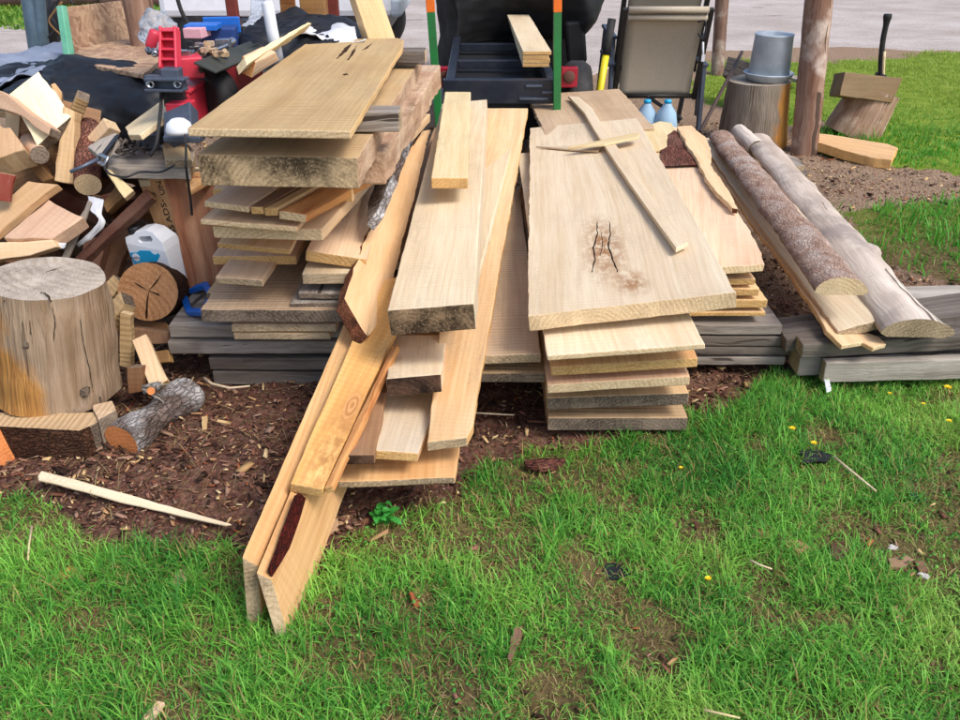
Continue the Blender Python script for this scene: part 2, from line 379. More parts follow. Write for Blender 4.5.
def addtube(bm, pts, r, ns=8, mi=0, cap=True):
    pts = [Vector(p) for p in pts]; rs = r if isinstance(r, (list, tuple)) else [r] * len(pts)
    rings = []; prev = None
    for i, p in enumerate(pts):
        t = (pts[min(i + 1, len(pts) - 1)] - pts[max(i - 1, 0)]).normalized()
        if prev is None:
            u = Vector((0, 0, 1)) if abs(t.z) < .9 else Vector((1, 0, 0))
        else: u = prev
        x = (u - t * u.dot(t)).normalized(); prev = x; y = t.cross(x)
        rings.append([bm.verts.new(p + (x * math.cos(2 * math.pi * j / ns) + y * math.sin(2 * math.pi * j / ns)) * rs[i]) for j in range(ns)])
    for i in range(len(pts) - 1):
        for j in range(ns):
            f = bm.faces.new([rings[i][j], rings[i][(j + 1) % ns], rings[i + 1][(j + 1) % ns], rings[i + 1][j]]); f.smooth = True; f.material_index = mi
    if cap:
        bm.faces.new(rings[0][::-1]).material_index = mi; bm.faces.new(rings[-1]).material_index = mi
def addlathe(bm, c, prof, ns=28, mi=0, rot=None, smooth=True):
    c = Vector(c); rings = []
    for r, z in prof:
        ring = []
        for j in range(ns):
            v = Vector((r * math.cos(2 * math.pi * j / ns), r * math.sin(2 * math.pi * j / ns), z))
            if rot is not None: v = rot @ v
            ring.append(bm.verts.new(c + v))
        rings.append(ring)
    for i in range(len(prof) - 1):
        for j in range(ns):
            f = bm.faces.new([rings[i][j], rings[i][(j + 1) % ns], rings[i + 1][(j + 1) % ns], rings[i + 1][j]]); f.smooth = smooth; f.material_index = mi
    if prof[0][0] > 1e-4: bm.faces.new(rings[0][::-1]).material_index = mi
    if prof[-1][0] > 1e-4: bm.faces.new(rings[-1]).material_index = mi
def curve_pts(ctrl, n=24):
    c = [Vector(p) for p in ctrl]; c = [c[0] * 2 - c[1]] + c + [c[-1] * 2 - c[-2]]; o = []
    segs = len(c) - 3
    for i in range(n + 1):
        t = i / n * segs; k = min(int(t), segs - 1); u = t - k; a, b, d, e = c[k:k + 4]
        o.append(.5 * ((2 * b) + (d - a) * u + (2 * a - 5 * b + 4 * d - e) * u * u + (3 * b - a - 3 * d + e) * u ** 3))
    return o
def sheetm(name, label, rows, mats, cat, n=(40, 24), amp=.02, freq=5, thick=.004, parent=None, group=None, fold=0, kind=None):
    """cloth: control rows of world points -> smooth grid with wrinkles"""
    SEED[0] += 1; sd = SEED[0] * 2.3
    rr = [curve_pts(r, n[0]) for r in rows]
    cols = [curve_pts([r[i] for r in rr], n[1]) for i in range(n[0] + 1)]
    bm = bmesh.new(); V = []
    for i in range(n[0] + 1):
        L = []
        for j in range(n[1] + 1):
            p = cols[i][j]
            a, b = cols[min(i + 1, n[0])][j] - cols[max(i - 1, 0)][j], cols[i][min(j + 1, n[1])] - cols[i][max(j - 1, 0)]
            nn = a.cross(b)
            if nn.length > 1e-9: nn.normalize()
            w = noise.noise(p * freq + Vector((sd, 0, 0))) + .5 * abs(noise.noise(p * freq * 2.6 + Vector((0, sd, 0)))) + .2 * noise.noise(p * freq * 7)
            if fold: w += fold * (1 - abs(noise.noise(Vector((p.x * freq * 1.7, p.y * freq * .6, p.z * freq * .5 + sd)))) * 3)
            L.append(bm.verts.new(p + nn * amp * w))
        V.append(L)
    for i in range(n[0]):
        for j in range(n[1]):
            bm.faces.new([V[i][j], V[i + 1][j], V[i + 1][j + 1], V[i][j + 1]]).smooth = True
    o = mk(name, bm, mats, None, parent, label, None if parent else cat, group, kind=kind)
    s = o.modifiers.new('solidify', 'SOLIDIFY'); s.thickness = thick; s.offset = -1
    return o
# ------------------------------------------------------------------ lumber stacks
def B(name, label, xl, xr, yf, Yf, length, thick, mats, yr=None, yaw=0.0, tilt=0.0, group=None, dl=0.0, dr=0.0, **kw):
    """board running away from its front edge (pixels xl..xr at depth Yf)"""
    a, b = P(xl, yf, Y=Yf), P(xr, yf if yr is None else yr, Y=Yf)
    d = Vector((math.sin(R(yaw)), math.cos(R(yaw)), tilt)) * length
    kw.setdefault('xdir', d)
    return slab(name, label, None, None, thick, mats, group, pts=[a, b, b + d + Vector((0, dr, 0)), a + d + Vector((0, dl, 0))], **kw)
def XB(name, label, xl, xr, yf, Yf, depth, thick, mats, yr=None, group=None, yaw=0.0, **kw):
    """timber running across the view"""
    a, b = P(xl, yf, Y=Yf), P(xr, yf if yr is None else yr, Y=Yf)
    if yr is None: b.z = a.z
    b.y += (b.x - a.x) * math.tan(R(yaw))
    d = Vector((0, depth, 0))
    return slab(name, label, None, None, thick, mats, group, pts=[a, b, b + d, a + d], xdir=b - a, **kw)

GL = 'rough sawn boards piled in the left stack'
GB = 'weathered timbers bearing the lumber stacks'
# bearers under the left stack
XB('bearer_timber', 'grey bearer timber lowest of the four under the left lumber stack', 212, 372, 372, 2.5, .35, .05, ['greydark', 'e_grey'], group=GB, cat='timber')
XB('bearer_timber', 'grey bearer timber second from the ground under the left lumber stack', 208, 372, 358, 2.5, .35, .045, ['greydark', 'e_grey'], group=GB, cat='timber')
XB('bearer_timber', 'grey bearer timber second from the top, its end poking out beside the blue tray', 167, 372, 341.5, 2.49, .35, .046, ['grey', 'e_grey'], group=GB, cat='timber')
XB('bearer_timber', 'wide grey bearer timber with bare top, uppermost under the left lumber stack', 168, 372, 326, 2.5, .32, .043, ['grey', 'e_grey'], group=GB, cat='timber')
# left stack, bottom to top
B('sawn_board', 'lower of two thin mould speckled boards just above the left bearers', 233, 330, 333, 2.40, 1.2, .024, ['fresh', 'e_grey'], group=GL)
B('sawn_board', 'upper of two thin mould speckled boards just above the left bearers', 231, 336, 325, 2.395, 1.2, .025, ['fresh', 'e_grey'], group=GL, yaw=1)
B('sawn_board', 'wide tan board with grey cut end and bare left corner low in the left stack', 200, 346, 310, 2.38, 1.7, .042, ['slabtop', 'e_dirty', 'slabtop'], group=GL, wob=.006)
B('weathered_board', 'cracked grey board lowest beside the bark edged slab', 290, 342, 304, 2.40, 1.2, .02, ['grey', 'e_dirty'], group=GL, yr=303, wob=.006)
B('weathered_board', 'splintery grey board middle of three beside the bark edged slab', 298, 344, 293, 2.42, 1.2, .02, ['grey', 'e_dirty'], group=GL, wob=.007)
B('sawn_board', 'pale narrow board with thick grey end beside the bark edged slab', 302, 351, 273, 2.42, 1.3, .037, ['greyed', 'e_grey'], group=GL)
B('sawn_board', 'narrow tan board with rough front end overhanging left in the left stack', 215, 263, 277, 2.40, 1.4, .022, ['fresh', 'e_grey'], group=GL, yr=281, yaw=2)
B('sawn_board', 'short bright board sticking out above the narrow tan board', 217, 290, 243, 2.40, .9, .016, ['fresh', 'e_warm'], group=GL, yr=250, yaw=1)
B('sawn_board', 'dark set back board filling the gap under the narrow rough ended board', 206, 345, 293, 2.56, 1.4, .05, ['slabtop', 'e_dirty'], group=GL)
B('sawn_board', 'set back board in the shade directly under the mouldy thick slab', 212, 352, 189, 2.5, 1.2, .04, ['fresh', 'e_warm'], group=GL)
B('sawn_board', 'thick warm board left of the dark gap in the left stack', 212, 296, 256, 2.55, 1.4, .03, ['fresh', 'e_warm'], group=GL)
B('sawn_board', 'wide tan board running back under the torn cant', 306, 366, 250, 2.45, 1.4, .035, ['fresh', 'e_warm'], group=GL, yr=259)
B('sawn_board', 'wide chamfered board with pale end jutting right in the mid left stack', 212, 322, 226, 2.32, 1.5, .036, ['fresh', 'e_pale'], group=GL, yr=229, yaw=9)
B('sawn_board', 'thin pale board with pointed left corner in the mid left stack', 200, 297, 219, 2.28, 1.2, .016, ['fresh', 'e_pale'], group=GL, yr=227, yaw=7)
B('edging_strip', 'leftmost pale edging strip under the mouldy thick slab', 204, 249, 201, 2.28, .42, .018, ['fresh', 'e_pale'], group=GL, yr=207, yaw=12)
B('edging_strip', 'dark red edging strip under the mouldy thick slab', 250, 263, 207, 2.28, .42, .022, ['brown', 'e_warm'], group=GL, yaw=18)
B('edging_strip', 'narrow tan edging strip in the middle under the mouldy thick slab', 264, 277, 208, 2.28, .42, .024, ['fresh', 'e_warm'], group=GL, yaw=20)
B('edging_strip', 'orange edging strip rightmost under the mouldy thick slab', 279, 306, 211, 2.27, .42, .026, ['orange', 'e_pale'], group=GL, yr=215, yaw=22)
B('torn_cant', 'thick cant with torn splintered side at the right of the left stack', 338, 384, 152, 2.5, 1.5, .10, ['torn', 'torn', 'torn'], group=GL, yaw=4, wob=.007, bevel=.006, cut=.03, cat='cant')
B('thick_slab', 'thick slab with black mould speckled end below the top plank', 197, 358, 155, 2.2, 1.6, .082, ['slabtop', 'e_dark', 'torn'], group=GL, yr=158, yaw=2.5, wob=.005, cat='slab', edge='R')
XB('spacer_stick', 'grey spacer stick poking out right under the top plank near its front', 250, 399, 113, 2.45, .1, .055, ['grey', 'e_grey'], group='spacer sticks in the left stack', cat='stick')
XB('spacer_stick', 'grey spacer stick poking out right under the far end of the top plank', 330, 425, 51, 3.5, .1, .05, ['greydark', 'e_grey'], group='spacer sticks in the left stack', cat='stick')
topplank = slab('wide_plank', 'wide thick tan plank crowning the left stack', [(187, 128), (351, 131), (402, 47), (404, 40), (398, 38), (310, 40)], hY(270, 130, 2.15), .022, ['slabtop', 'e_pale', 'fresh'], group=GL, cut=.06, wob=.003)
# dark check marks in the far end of the wide plank lie in its surface
# bark slab between the stacks
slab('bark_slab', 'dark grey curved bark plate between the torn cant and the red edged slab', [(367, 224), (367, 205), (376, 180), (389, 150), (402, 118), (411, 118), (403, 148), (389, 183), (377, 210)], p3((366, 236, 2.42), (402, 118, 3.7), (378, 225, 2.42)), .03, ['bark'], cat='slab', wob=.006)
slab('bark_edged_slab', 'tilted smooth tan slab with red bark edge between the stacks',
     [(345, 298), (350, 279), (360, 253), (374, 222), (388, 190), (402, 162), (422, 130), (431, 130), (414, 200), (402, 243), (388, 308), (367, 336)],
     p3((347, 290, 2.25), (370, 335, 2.15), (428, 128, 3.9)), .035, ['smooth', 'barkedge', 'barkedge'], wob=.006, edge='L', cat='slab', extr=(-.028, -.012, -.03))
B('sawn_board', 'wide brown board deep in the gap left of the long beam', 378, 440, 262, 2.8, 2.0, .03, ['brown', 'e_grey'], yaw=3)
# centre
slab('long_plank', 'long wide plank with flowing grain curving down right of the black ended beam',
     [(427, 443), (468, 438), (474, 425), (476, 405), (489, 330), (528, 108), (478, 108), (440, 330)], p3((428, 443, 1.78), (468, 438, 1.80), (505, 108, 4.5)), .03, ['fresh', 'e_grey', 'warm'], wob=.003)
slab('long_plank', 'narrow greyed plank lying on the flowing grain plank beside the beam',
     [(450, 325), (472, 300), (516, 130), (484, 127)], p3((452, 345, 2.05), (474, 333, 2.1), (500, 128, 4.3)), .022, ['pale', 'e_pale'])
B('wide_board', 'pale wide board behind the beam reaching back to the sawmill', 440, 490, 236, 2.9, 1.75, .03, ['pale', 'e_pale'], yaw=1)
B('long_beam', 'long pale beam with black speckled end pointing at the camera', 387, 474, 311, 2.0, 2.4, .075, ['pale', 'e_beam', 'greyed'], yr=304, yaw=1.2, wob=.002, tilt=.012, cat='beam')
B('short_beam', 'short pale block with golden end lying on the long beam', 431, 468, 178, 2.80, 1.45, .038, ['pale', 'e_warm', 'greyed'], yaw=-.2, cat='beam')
slab('sawn_board', 'short wide board with black furred end directly under the beam', [(386, 379), (441, 374), (447, 335), (392, 335)], p3((386, 379, 1.93), (441, 374, 1.95), (420, 335, 2.35)), .05, ['pale', 'e_black', 'fresh'], wob=.003)
holeboard = slab('sawn_board', 'mould spotted board with a drilled hole below the beam', [(363, 449), (419, 453), (441, 392), (445, 360), (398, 360)], p3((363, 449, 1.74), (419, 453, 1.75), (425, 365, 2.3)), .026, ['greyed', 'e_warm', 'warm'], wob=.002)
slab('sawn_board', 'bright yellow board nearest the grass under the leaning planks', [(338, 482), (455, 478), (460, 444), (455, 330), (370, 330)], hY(400, 480, 1.74), .02, ['warm', 'e_grey'], wob=.003)
B('sawn_board', 'stub of board with dark grey end beside the knotted plank', 345, 374, 455, 1.71, .3, .028, ['brown', 'e_black'])
# planks that slope down towards the grass
kp = slab('knotted_plank', 'sloping plank with one oval knot resting on the upright planks', [(290, 484), (323, 489), (397, 330), (420, 270), (385, 280), (350, 345)], p3((290, 484, 1.60), (323, 489, 1.60), (395, 300, 2.35)), .03, ['warm', 'e_warm', 'warm'], wob=.002, cat='plank')
slab('knotted_plank', 'thin bright strip along the right of the knotted plank', [(324, 488), (332, 486), (398, 345), (392, 345)], p3((324, 488, 1.605), (332, 486, 1.605), (395, 345, 2.12)), .02, ['orange', 'e_warm'], wob=.002, cat='strip')
add_knot(kp, onp(330, 455, p3((290, 484, 1.60), (323, 489, 1.60), (395, 300, 2.35))), (.2, .05), True, '#8a5a30', .7); add_knot(kp, onp(352, 406, p3((290, 484, 1.60), (323, 489, 1.60), (395, 300, 2.35))), (.055, .019))
def edgeplank(label, a, b, yF, c, d, yB, bot, yBot, mats, group):
    A, Bp = P(a[0], a[1], Y=yF), P(b[0], b[1], Y=yF + .012)
    C, D = P(c[0], c[1], Y=yB), P(d[0], d[1], Y=yB)
    e = P(bot[0], bot[1], Y=yBot) - A
    return slab('edge_plank', label, None, None, .1, mats, group, 'plank', pts=[A, Bp, C, D], extr=e, wob=.0015, xdir=D - A)
ep1 = edgeplank('left one of two planks standing on edge and pointing into the grass', (242, 557), (258, 566), 1.40, (362, 318), (346, 318), 2.3, (247, 623), 1.395, ['warm', 'e_grey', 'warm'], 'planks standing on edge')
ep2 = edgeplank('plank on edge with a dark red bark stripe beside the leaning plank pair', (256, 573), (272, 580), 1.375, (378, 318), (362, 318), 2.3, (276, 638), 1.36, ['warm', 'e_grey', 'warm'], 'planks standing on edge')
# bark strip left on the plank's outer face
def onface(px, py, off=.004):
    A, Bp, C = P(272, 580, Y=1.387), P(378, 318, Y=2.3), P(292, 645, Y=1.372)
    n = (Bp - A).cross(C - A).normalized()
    if n.dot(CAM - A) < 0: n = -n
    return onp(px, py, (A + n * off, n))
# middle gap boards
B('sawn_board', 'tan board with grey furred end upper of two in the middle gap', 470, 541, 356, 2.2, 1.6, .03, ['slabtop', 'e_grey'], yr=354)
B('sawn_board', 'dull tan board lower of two in the middle gap', 468, 545, 373, 2.21, 1.6, .032, ['slabtop', 'e_dirty'])
XB('bearer_timber', 'dark bearer timber in the shadow below the middle gap boards', 440, 560, 378, 2.75, .3, .12, ['greydark', 'e_grey'], group=GB, cat='timber')

GR = 'boards stepped below the big cracked slab'
B('sawn_board', 'dark mottled board on the grass at the foot of the front stack', 548, 688, 418, 2.16, 1.9, .044, ['slabtop', 'e_dirty'], group=GR)
B('sawn_board', 'brown and grey ended board second from the ground in the front stack', 547, 689, 398, 2.15, 1.9, .04, ['fresh', 'e_dirty'], group=GR, yr=393)
B('sawn_board', 'bright warm board with slanted end third from the ground in the front stack', 547, 690, 385, 2.10, 1.9, .03, ['warm', 'e_pale'], group=GR, yr=376)
B('sawn_board', 'narrowing warm board with chipped right end fourth from the ground in the front stack', 551, 698, 367, 2.10, 1.9, .03, ['warm', 'e_warm'], group=GR, yr=358)
B('sawn_board', 'widest pale board right beneath the cracked slab', 547, 705, 356, 2.05, 2.1, .017, ['pale', 'e_pale'], group=GR, yr=344, dl=0)
Lpl = p3((528, 316, 2.16), (736, 292, 2.18), (583, 124, 4.45))
Ls = slab('cracked_slab', 'very wide pale slab with a long split crack on the front stack', [(528, 316), (736, 292), (637, 118), (530, 128)], Lpl, .048, ['pale', 'e_pale', 'pale'], wob=.004, cat='slab')
B('wide_board', 'wide tan board behind the far end of the cracked slab', 545, 655, 135, 4.3, 1.0, .03, ['slabtop', 'e_grey'], yr=128, wob=.007, yaw=-2)
add_knot(Ls, onp(604, 248, Lpl), (.30, .07), True, '#8f5f34', .95); add_knot(Ls, onp(632, 282, Lpl), (.10, .05), True, '#8f5c30', .9)
def onL(px, py, h=.003): return onp(px, py, (Lpl[0] + (Lpl[1] if Lpl[1].z > 0 else -Lpl[1]) * h, Lpl[1]))
slab('curved_lath', 'long curved pale lath lying across the cracked slab', None, None, .016, ['pale', 'e_warm'], None, 'lath',
     pts=[onL(x, y, .03) for x, y in [(568, 96), (579, 97), (592, 108), (606, 130), (630, 165), (660, 208), (688, 242), (676, 248), (645, 205), (616, 163), (597, 134), (584, 112)]], wob=.001, bevel=.002, cut=.2)
slab('pointed_lath', 'short pointed pale lath crossing the curved lath', None, None, .01, ['pale', 'e_pale'], None, 'lath',
     pts=[onL(x, y, .042) for x, y in [(568, 147), (600, 140), (632, 133), (640, 133), (638, 137), (604, 144)]], wob=.001, bevel=.002)
slab('split_sliver', 'flat jagged sliver of wood left of the crossing laths', None, None, .008, ['greyed', 'e_pale'], None, 'sliver',
     pts=[onL(x, y, .012) for x, y in [(536, 146), (560, 146), (603, 144), (598, 151), (570, 149)]], wob=.002, bevel=.001)
# stack to the right
GQ = 'boards in the low stack right of the cracked slab'
for lab, xr, yf, th, m in (('reddish board end under the live edged pair, topmost of the small step', 750, 268, .022, 'orange'),
                       ('second small board from the top of the step under the live edged pair', 756, 279, .022, 'fresh'),
                       ('third small board of the step under the live edged pair', 760, 289, .026, 'fresh'),
                       ('thicker tan board second from the bottom of the step', 768, 300, .03, 'fresh'),
                       ('thin tan board on the grey bearers at the bottom of the step', 766, 312, .016, 'fresh')):
    B('step_board', lab, 640, xr, yf, 2.58, 1.3, th, [m, 'e_warm'], group=GQ, yaw=-1)
slab('live_edged_board', 'wide tan live edged board right of the cracked slab', [(600, 270), (724, 267), (765, 264), (756, 243), (748, 228), (734, 207), (716, 175), (690, 127), (640, 127)], hY(745, 266, 2.55), .026, ['fresh', 'e_pale', 'fresh'], group=GQ, wob=.006)
slab('live_edged_board', 'narrow wavy edged board lapping over the wide tan one', [(677, 126), (692, 125), (706, 138), (711, 148), (712, 160), (709, 163), (720, 177), (733, 198), (738, 209), (732, 208), (722, 198), (710, 184), (702, 170), (700, 164), (690, 150)], hz(hY(745, 266, 2.55)[0].z + .028), .02, ['fresh', 'barkedge', 'e_pale'], group=GQ, wob=.006)
slab('bark_flake', 'flat red brown flake of bark on the live edged board', [(659, 167), (661, 150), (668, 146), (668, 134), (675, 130), (683, 137), (690, 153), (700, 165), (686, 164), (672, 162)], hz(hY(745, 266, 2.55)[0].z + .012), .01, ['barkred'], cat='bark', wob=.006, bevel=.001)
slab('live_edged_board', 'small pale board piece behind the red bark flake', [(640, 128), (660, 121), (672, 123), (674, 129), (667, 134), (667, 145), (660, 150), (650, 150)], hz(hY(745, 266, 2.55)[0].z + .014), .012, ['pale', 'e_pale'], group=GQ, wob=.006)
for i, (lab, xr, yf, th, m) in enumerate((('grey bearer timber with clean top at the right of the front stack', 783, 325, .036, 'grey'),
                       ('mossy dark bearer second under the right step boards', 790, 337, .036, 'greydark'),
                       ('mossy dark bearer third under the right step boards', 791, 347.5, .03, 'greydark'),
                       ('bottom bearer with pale splintered lip under the right step boards', 786, 357.5, .03, 'grey'))):
    XB('bearer_timber', lab, 640, xr, yf, 2.57, .3, th, [m, 'e_grey'], group=GB, cat='timber')
# slabs at far right on their own bearers
XB('bearer_timber', 'dark brown grey bearer with end showing under the bark slab', 786, 1010, 339, 2.52, .16, .05, ['greydark', 'e_dirty'], yr=316, yaw=4, group=GB, cat='timber')
XB('bearer_timber', 'mid grey bearer behind the front silver plank at far right', 803, 1010, 345, 2.46, .07, .05, ['greydark', 'e_grey'], yr=335, yaw=1, group=GB, cat='timber')
XB('bearer_timber', 'long dark bearer low behind the silver plank at far right', 800, 1010, 358, 2.49, .1, .07, ['grey', 'e_grey'], yr=352, group=GB, cat='timber')
XB('bearer_timber', 'silver grey plank on the grass nearest the camera at far right', 826, 1010, 363, 2.44, .035, .075, ['greylight', 'e_grey'], yr=358, group=GB, cat='timber')
XB('bearer_timber', 'flat silver plank behind the debarked half log at far right', 905, 1010, 322, 2.6, .3, .05, ['greylight', 'e_grey'], yr=320, group=GB, cat='timber')
slab('live_edged_board', 'thin wavy live edge board lowest under the bark covered slab', [(700, 150), (730, 190), (757, 230), (786, 268), (812, 305), (828, 330), (842, 345), (862, 342), (874, 348), (887, 344), (878, 336), (840, 320), (760, 215), (715, 150)], p3((840, 340, 2.42), (887, 343, 2.45), (707, 150, 4.4)), .016, ['fresh', 'e_pale', 'warm'], wob=.006, group='slabs at far right')
slab('sawn_board', 'bright thick board between the live edge board and the bark covered slab', [(700, 140), (745, 205), (800, 280), (838, 331), (888, 318), (800, 210), (722, 133)], p3((838, 331, 2.46), (888, 318, 2.5), (711, 138, 4.5)), .034, ['pale', 'e_grey', 'fresh'], wob=.005, group='slabs at far right')
hm = lambda a: (1.0 if math.sin(a) >= 0 else 1 / max(1.0, (-math.sin(a)) * 5))
logm('bark_covered_slab', 'reddish grey bark covered slab lying on the bright thick board', P(843, 292, Y=2.5), P(720, 138, Y=4.45), .082, .066, ['barkbrown', 'e_pale'], cat='slab', prof=hm, amp=.15, seg=80, freq=5, knob=.3, squash=.62, group='slabs at far right')
logm('debarked_half_log', 'silvery debarked half log, rightmost in the lumber row', P(915, 334, Y=2.42), P(757, 140, Y=4.5), .102, .07, ['debarked', 'e_grey'], cat='log', prof=hm, amp=.16, seg=80, freq=3.4, knob=.5, squash=.55, group='slabs at far right')
logm('wood_stub', 'short grey knobbly stub at the far end of the debarked half log', P(756, 150, Y=4.35), P(738, 132, Y=4.6), .05, .04, ['debarked', 'e_dirty'], cat='log', amp=.15, seg=8)
# ------------------------------------------------------------------ materials for the rest
M['blacktarp'] = plain('black_plastic_sheet', '#0c0d12', .55, var=.3, sc=9, dirt='#20232c', dirtamt=.35, bump=.3)
M['greytarp'] = plain('silver_grey_tarp', '#8e96a8', .45, var=.35, sc=8, dirt='#5f6676', dirtamt=.5, bump=.3)
M['blackcover'] = plain('black_cover_cloth', '#06070b', .75, var=.3, sc=6, bump=.2)
M['navy'] = plain('dark_navy_paint', '#1c222e', .4, var=.2, dirt='#4a4a4c', dirtamt=.3)
M['green'] = plain('green_paint', '#1f7a3a', .45, var=.2, dirt='#3a4a34', dirtamt=.35)
M['orangep'] = plain('orange_paint', '#e8701c', .45, var=.15)
M['red'] = plain('red_paint', '#d8384c', .42, var=.2, dirt='#7a2a2c', dirtamt=.4)
M['redglass'] = plain('red_lamp_lens', '#a01c30', .2, var=.2)
M['blacksteel'] = plain('black_steel', '#22242a', .5, .3, var=.3, dirt='#4a4440', dirtamt=.35)
M['greysteel'] = plain('grey_painted_steel', '#5b6474', .45, .3, var=.25, dirt='#3c3f46', dirtamt=.4)
M['galv'] = plain('galvanised_steel', '#c6d0d8', .5, .1, var=.3, sc=10, dirt='#78868f', dirtamt=.5)
M['pipe'] = plain('blue_grey_pipe', '#6d8492', .45, .5, var=.3, dirt='#4a545c', dirtamt=.4)
M['chrome'] = plain('bright_steel', '#b8bcc2', .28, .9, var=.15)
M['rubber'] = plain('black_rubber', '#1a1a1c', .75, var=.3, dirt='#4c463f', dirtamt=.35)
M['whitepaint'] = plain('white_vehicle_paint', '#e8e9ee', .3, var=.04, dirt='#b9b6b0', dirtamt=.2)
M['whiteplastic'] = plain('white_plastic', '#eceef2', .38, var=.04, dirt='#cfd0d4', dirtamt=.25)
M['whitepvc'] = plain('white_pvc', '#dadde2', .4, var=.08, dirt='#a5a39e', dirtamt=.35)
M['bluep'] = plain('blue_plastic', '#1667c4', .4, var=.2, dirt='#2a4a78', dirtamt=.3)
M['cyan'] = plain('cyan_label_print', '#1aa0d0', .4, var=.04)
M['ink'] = plain('dark_blue_ink', '#182a5c', .5, var=.05)
M['blackink'] = plain('black_stamp_ink', '#2a1c16', .8, var=.3)
M['darkblue'] = plain('dark_blue_plastic', '#23407c', .45, var=.25)
M['pinkw'] = plain('pinkish_white_carton', '#e0a8b0', .6, var=.2)
M['yellow'] = plain('yellow_fibreglass', '#e0cc1c', .4, var=.12)
M['sling'] = plain('taupe_sling_mesh', '#b3a691', .75, var=.12, sc=60, dirt='#a89c88', dirtamt=.3)
M['chairframe'] = plain('slate_chair_frame', '#454a56', .45, .2, var=.2)
M['chairdark'] = plain('dark_chair_frame', '#2a2724', .5, .2, var=.2)
M['rust'] = plain('red_brown_steel_paint', '#7c342a', .6, .1, var=.3, dirt='#4a201a', dirtamt=.5)
M['osb'] = None
g = G('chipboard_panel'); tc, v, r = g.coord()
vo = g.n('ShaderNodeTexVoronoi', {'Vector': g.n('ShaderNodeVectorMath', {0: g.map(v, (1, 2.2, 1)), 1: g.n('ShaderNodeTexNoise', {'Vector': v, 'Scale': 6.0}).outputs[1]}, operation='ADD').outputs[0], 'Scale': 14.0})
c1 = g.mix(g.n('ShaderNodeSeparateColor', {0: vo.outputs['Color']}).outputs[0], lin('#8a6850'), lin('#c2a282'))
c1 = g.mix(g.math('MULTIPLY', g.ramp(g.noise(v, 5, 4), .45, .65), .5), c1, lin('#6c4a3a'))
M['osb'] = g.fin(c1, .8, vo.outputs['Distance'], .3, .003)
g = G('clear_plastic_film'); g.fin(lin('#dfe6ee'), .15, g.noise(g.coord()[1], 25.0, 3), .5, .004, Transmission_Weight=.75, IOR=1.2); M['film'] = g.m
g = G('translucent_blue_jug'); g.fin(lin('#b8d8ee'), .25, Transmission_Weight=.35, IOR=1.33); M['jug'] = g.m
g = G('window_glass'); g.fin(lin('#20262c'), .08); M['glass'] = g.m
M['rock'] = plain('pinkish_brown_logs', '#8d6660', .9, var=.4, sc=5, dirt='#3a2c2a', dirtamt=.6, bump=.5)
M['leaf'] = plain('broad_weed_leaf', '#3f9a3c', .5, var=.5, sc=60)
M['petal'] = plain('yellow_petals', '#f2cf12', .6, var=.1)
M['stem'] = plain('green_stem', '#5f8a3a', .6)
M['feather'] = plain('white_feather', '#c9c2bb', .7, var=.1)
M['blacklump'] = plain('black_scrap', '#17181b', .6, var=.4, dirt='#3b3a3c', dirtamt=.4)

M['olive'] = plain('olive_sheet_metal', '#3f443c', .5, .3, var=.3, dirt='#5a564c', dirtamt=.4)
M['greenedge'] = plain('green_edge_paint', '#5fae8c', .6, var=.3, dirt='#8fbfa8', dirtamt=.4)
M['rustrod'] = plain('rusty_rod', '#4a3a34', .7, .3)
def part(name, parent, bm, mats, bevel=0, smooth=False, label=None):
    return mk(name, bm, mats, None, parent, bevel=bevel, smooth=smooth, partlabel=label)
def nb(): return bmesh.new()

# small marks that belong to boards
def flatpart(name, parent, pts, thick, mats, label=None, bevel=0, wob=.001):
    o = slab(name, None, None, None, thick, mats, pts=pts, parent=parent, wob=wob, bevel=bevel, cut=.02)
    if label: o['label'] = label
    return o
def ribbon(name, parent, pts, w, n, mat):
    bm = nb(); pts = curve_pts(pts, 22); row = []
    for i, p in enumerate(pts):
        d = (pts[min(i + 1, 22)] - pts[max(i - 1, 0)]).normalized(); s_ = d.cross(n).normalized(); ww = w * (.25 + abs(math.sin(i * .9)) * .5 + .5 * math.sin(math.pi * i / 22)); q = p + s_ * w * 1.6 * noise.noise(p * 60)
        row.append((bm.verts.new(q - s_ * ww), bm.verts.new(q + s_ * ww)))
    for a_, b_ in zip(row, row[1:]): bm.faces.new((a_[0], a_[1], b_[1], b_[0]))
    return part(name, parent, bm, [mat])
for poly in ([(597, 221), (597.5, 234), (595, 243), (593.5, 249), (595, 258), (592, 272)], [(609, 221), (610.5, 234), (608, 245), (611, 253), (614, 262), (618, 272)], [(601, 232), (602.5, 245), (600, 256)]):
    ribbon('crack', Ls, [onL(x, y, .0016) for x, y in poly], .0024 if len(poly) > 3 else .0012, Lpl[1], 'crackdark')
flatpart('bark_stripe', ep2, [onface(*q) for q in [(270, 571), (273, 577), (290, 548), (306, 498), (300, 494), (296, 496), (284, 530)]], .004, ['darkredbark'], 'dark red strip of inner bark', wob=.004)
hp = p3((363, 449, 1.74), (419, 453, 1.75), (425, 365, 2.3))
flatpart('drilled_hole', holeboard, [onp(375 + 3.2 * math.cos(a), 433 + 1.9 * math.sin(a), (hp[0] + Vector((0, 0, .0012)), hp[1])) for a in np.arange(0, 6.28, .5)], .002, ['crackdark'], 'dark round hole', wob=0)
for poly in ([(336, 59), (344, 48), (352, 43), (347, 51), (338, 58)], [(347, 60), (353, 50), (357, 45), (354, 53), (349, 60)], [(343, 74), (347, 73), (348, 74.5), (344, 75)], [(362, 50), (372, 43), (368, 48)]):
    pl = hY(270, 130, 2.15)
    flatpart('check_mark', topplank, [onp(x, y, (pl[0] + Vector((0, 0, .0012)), pl[1])) for x, y in poly], .002, ['crackbrown'], None, wob=.003)

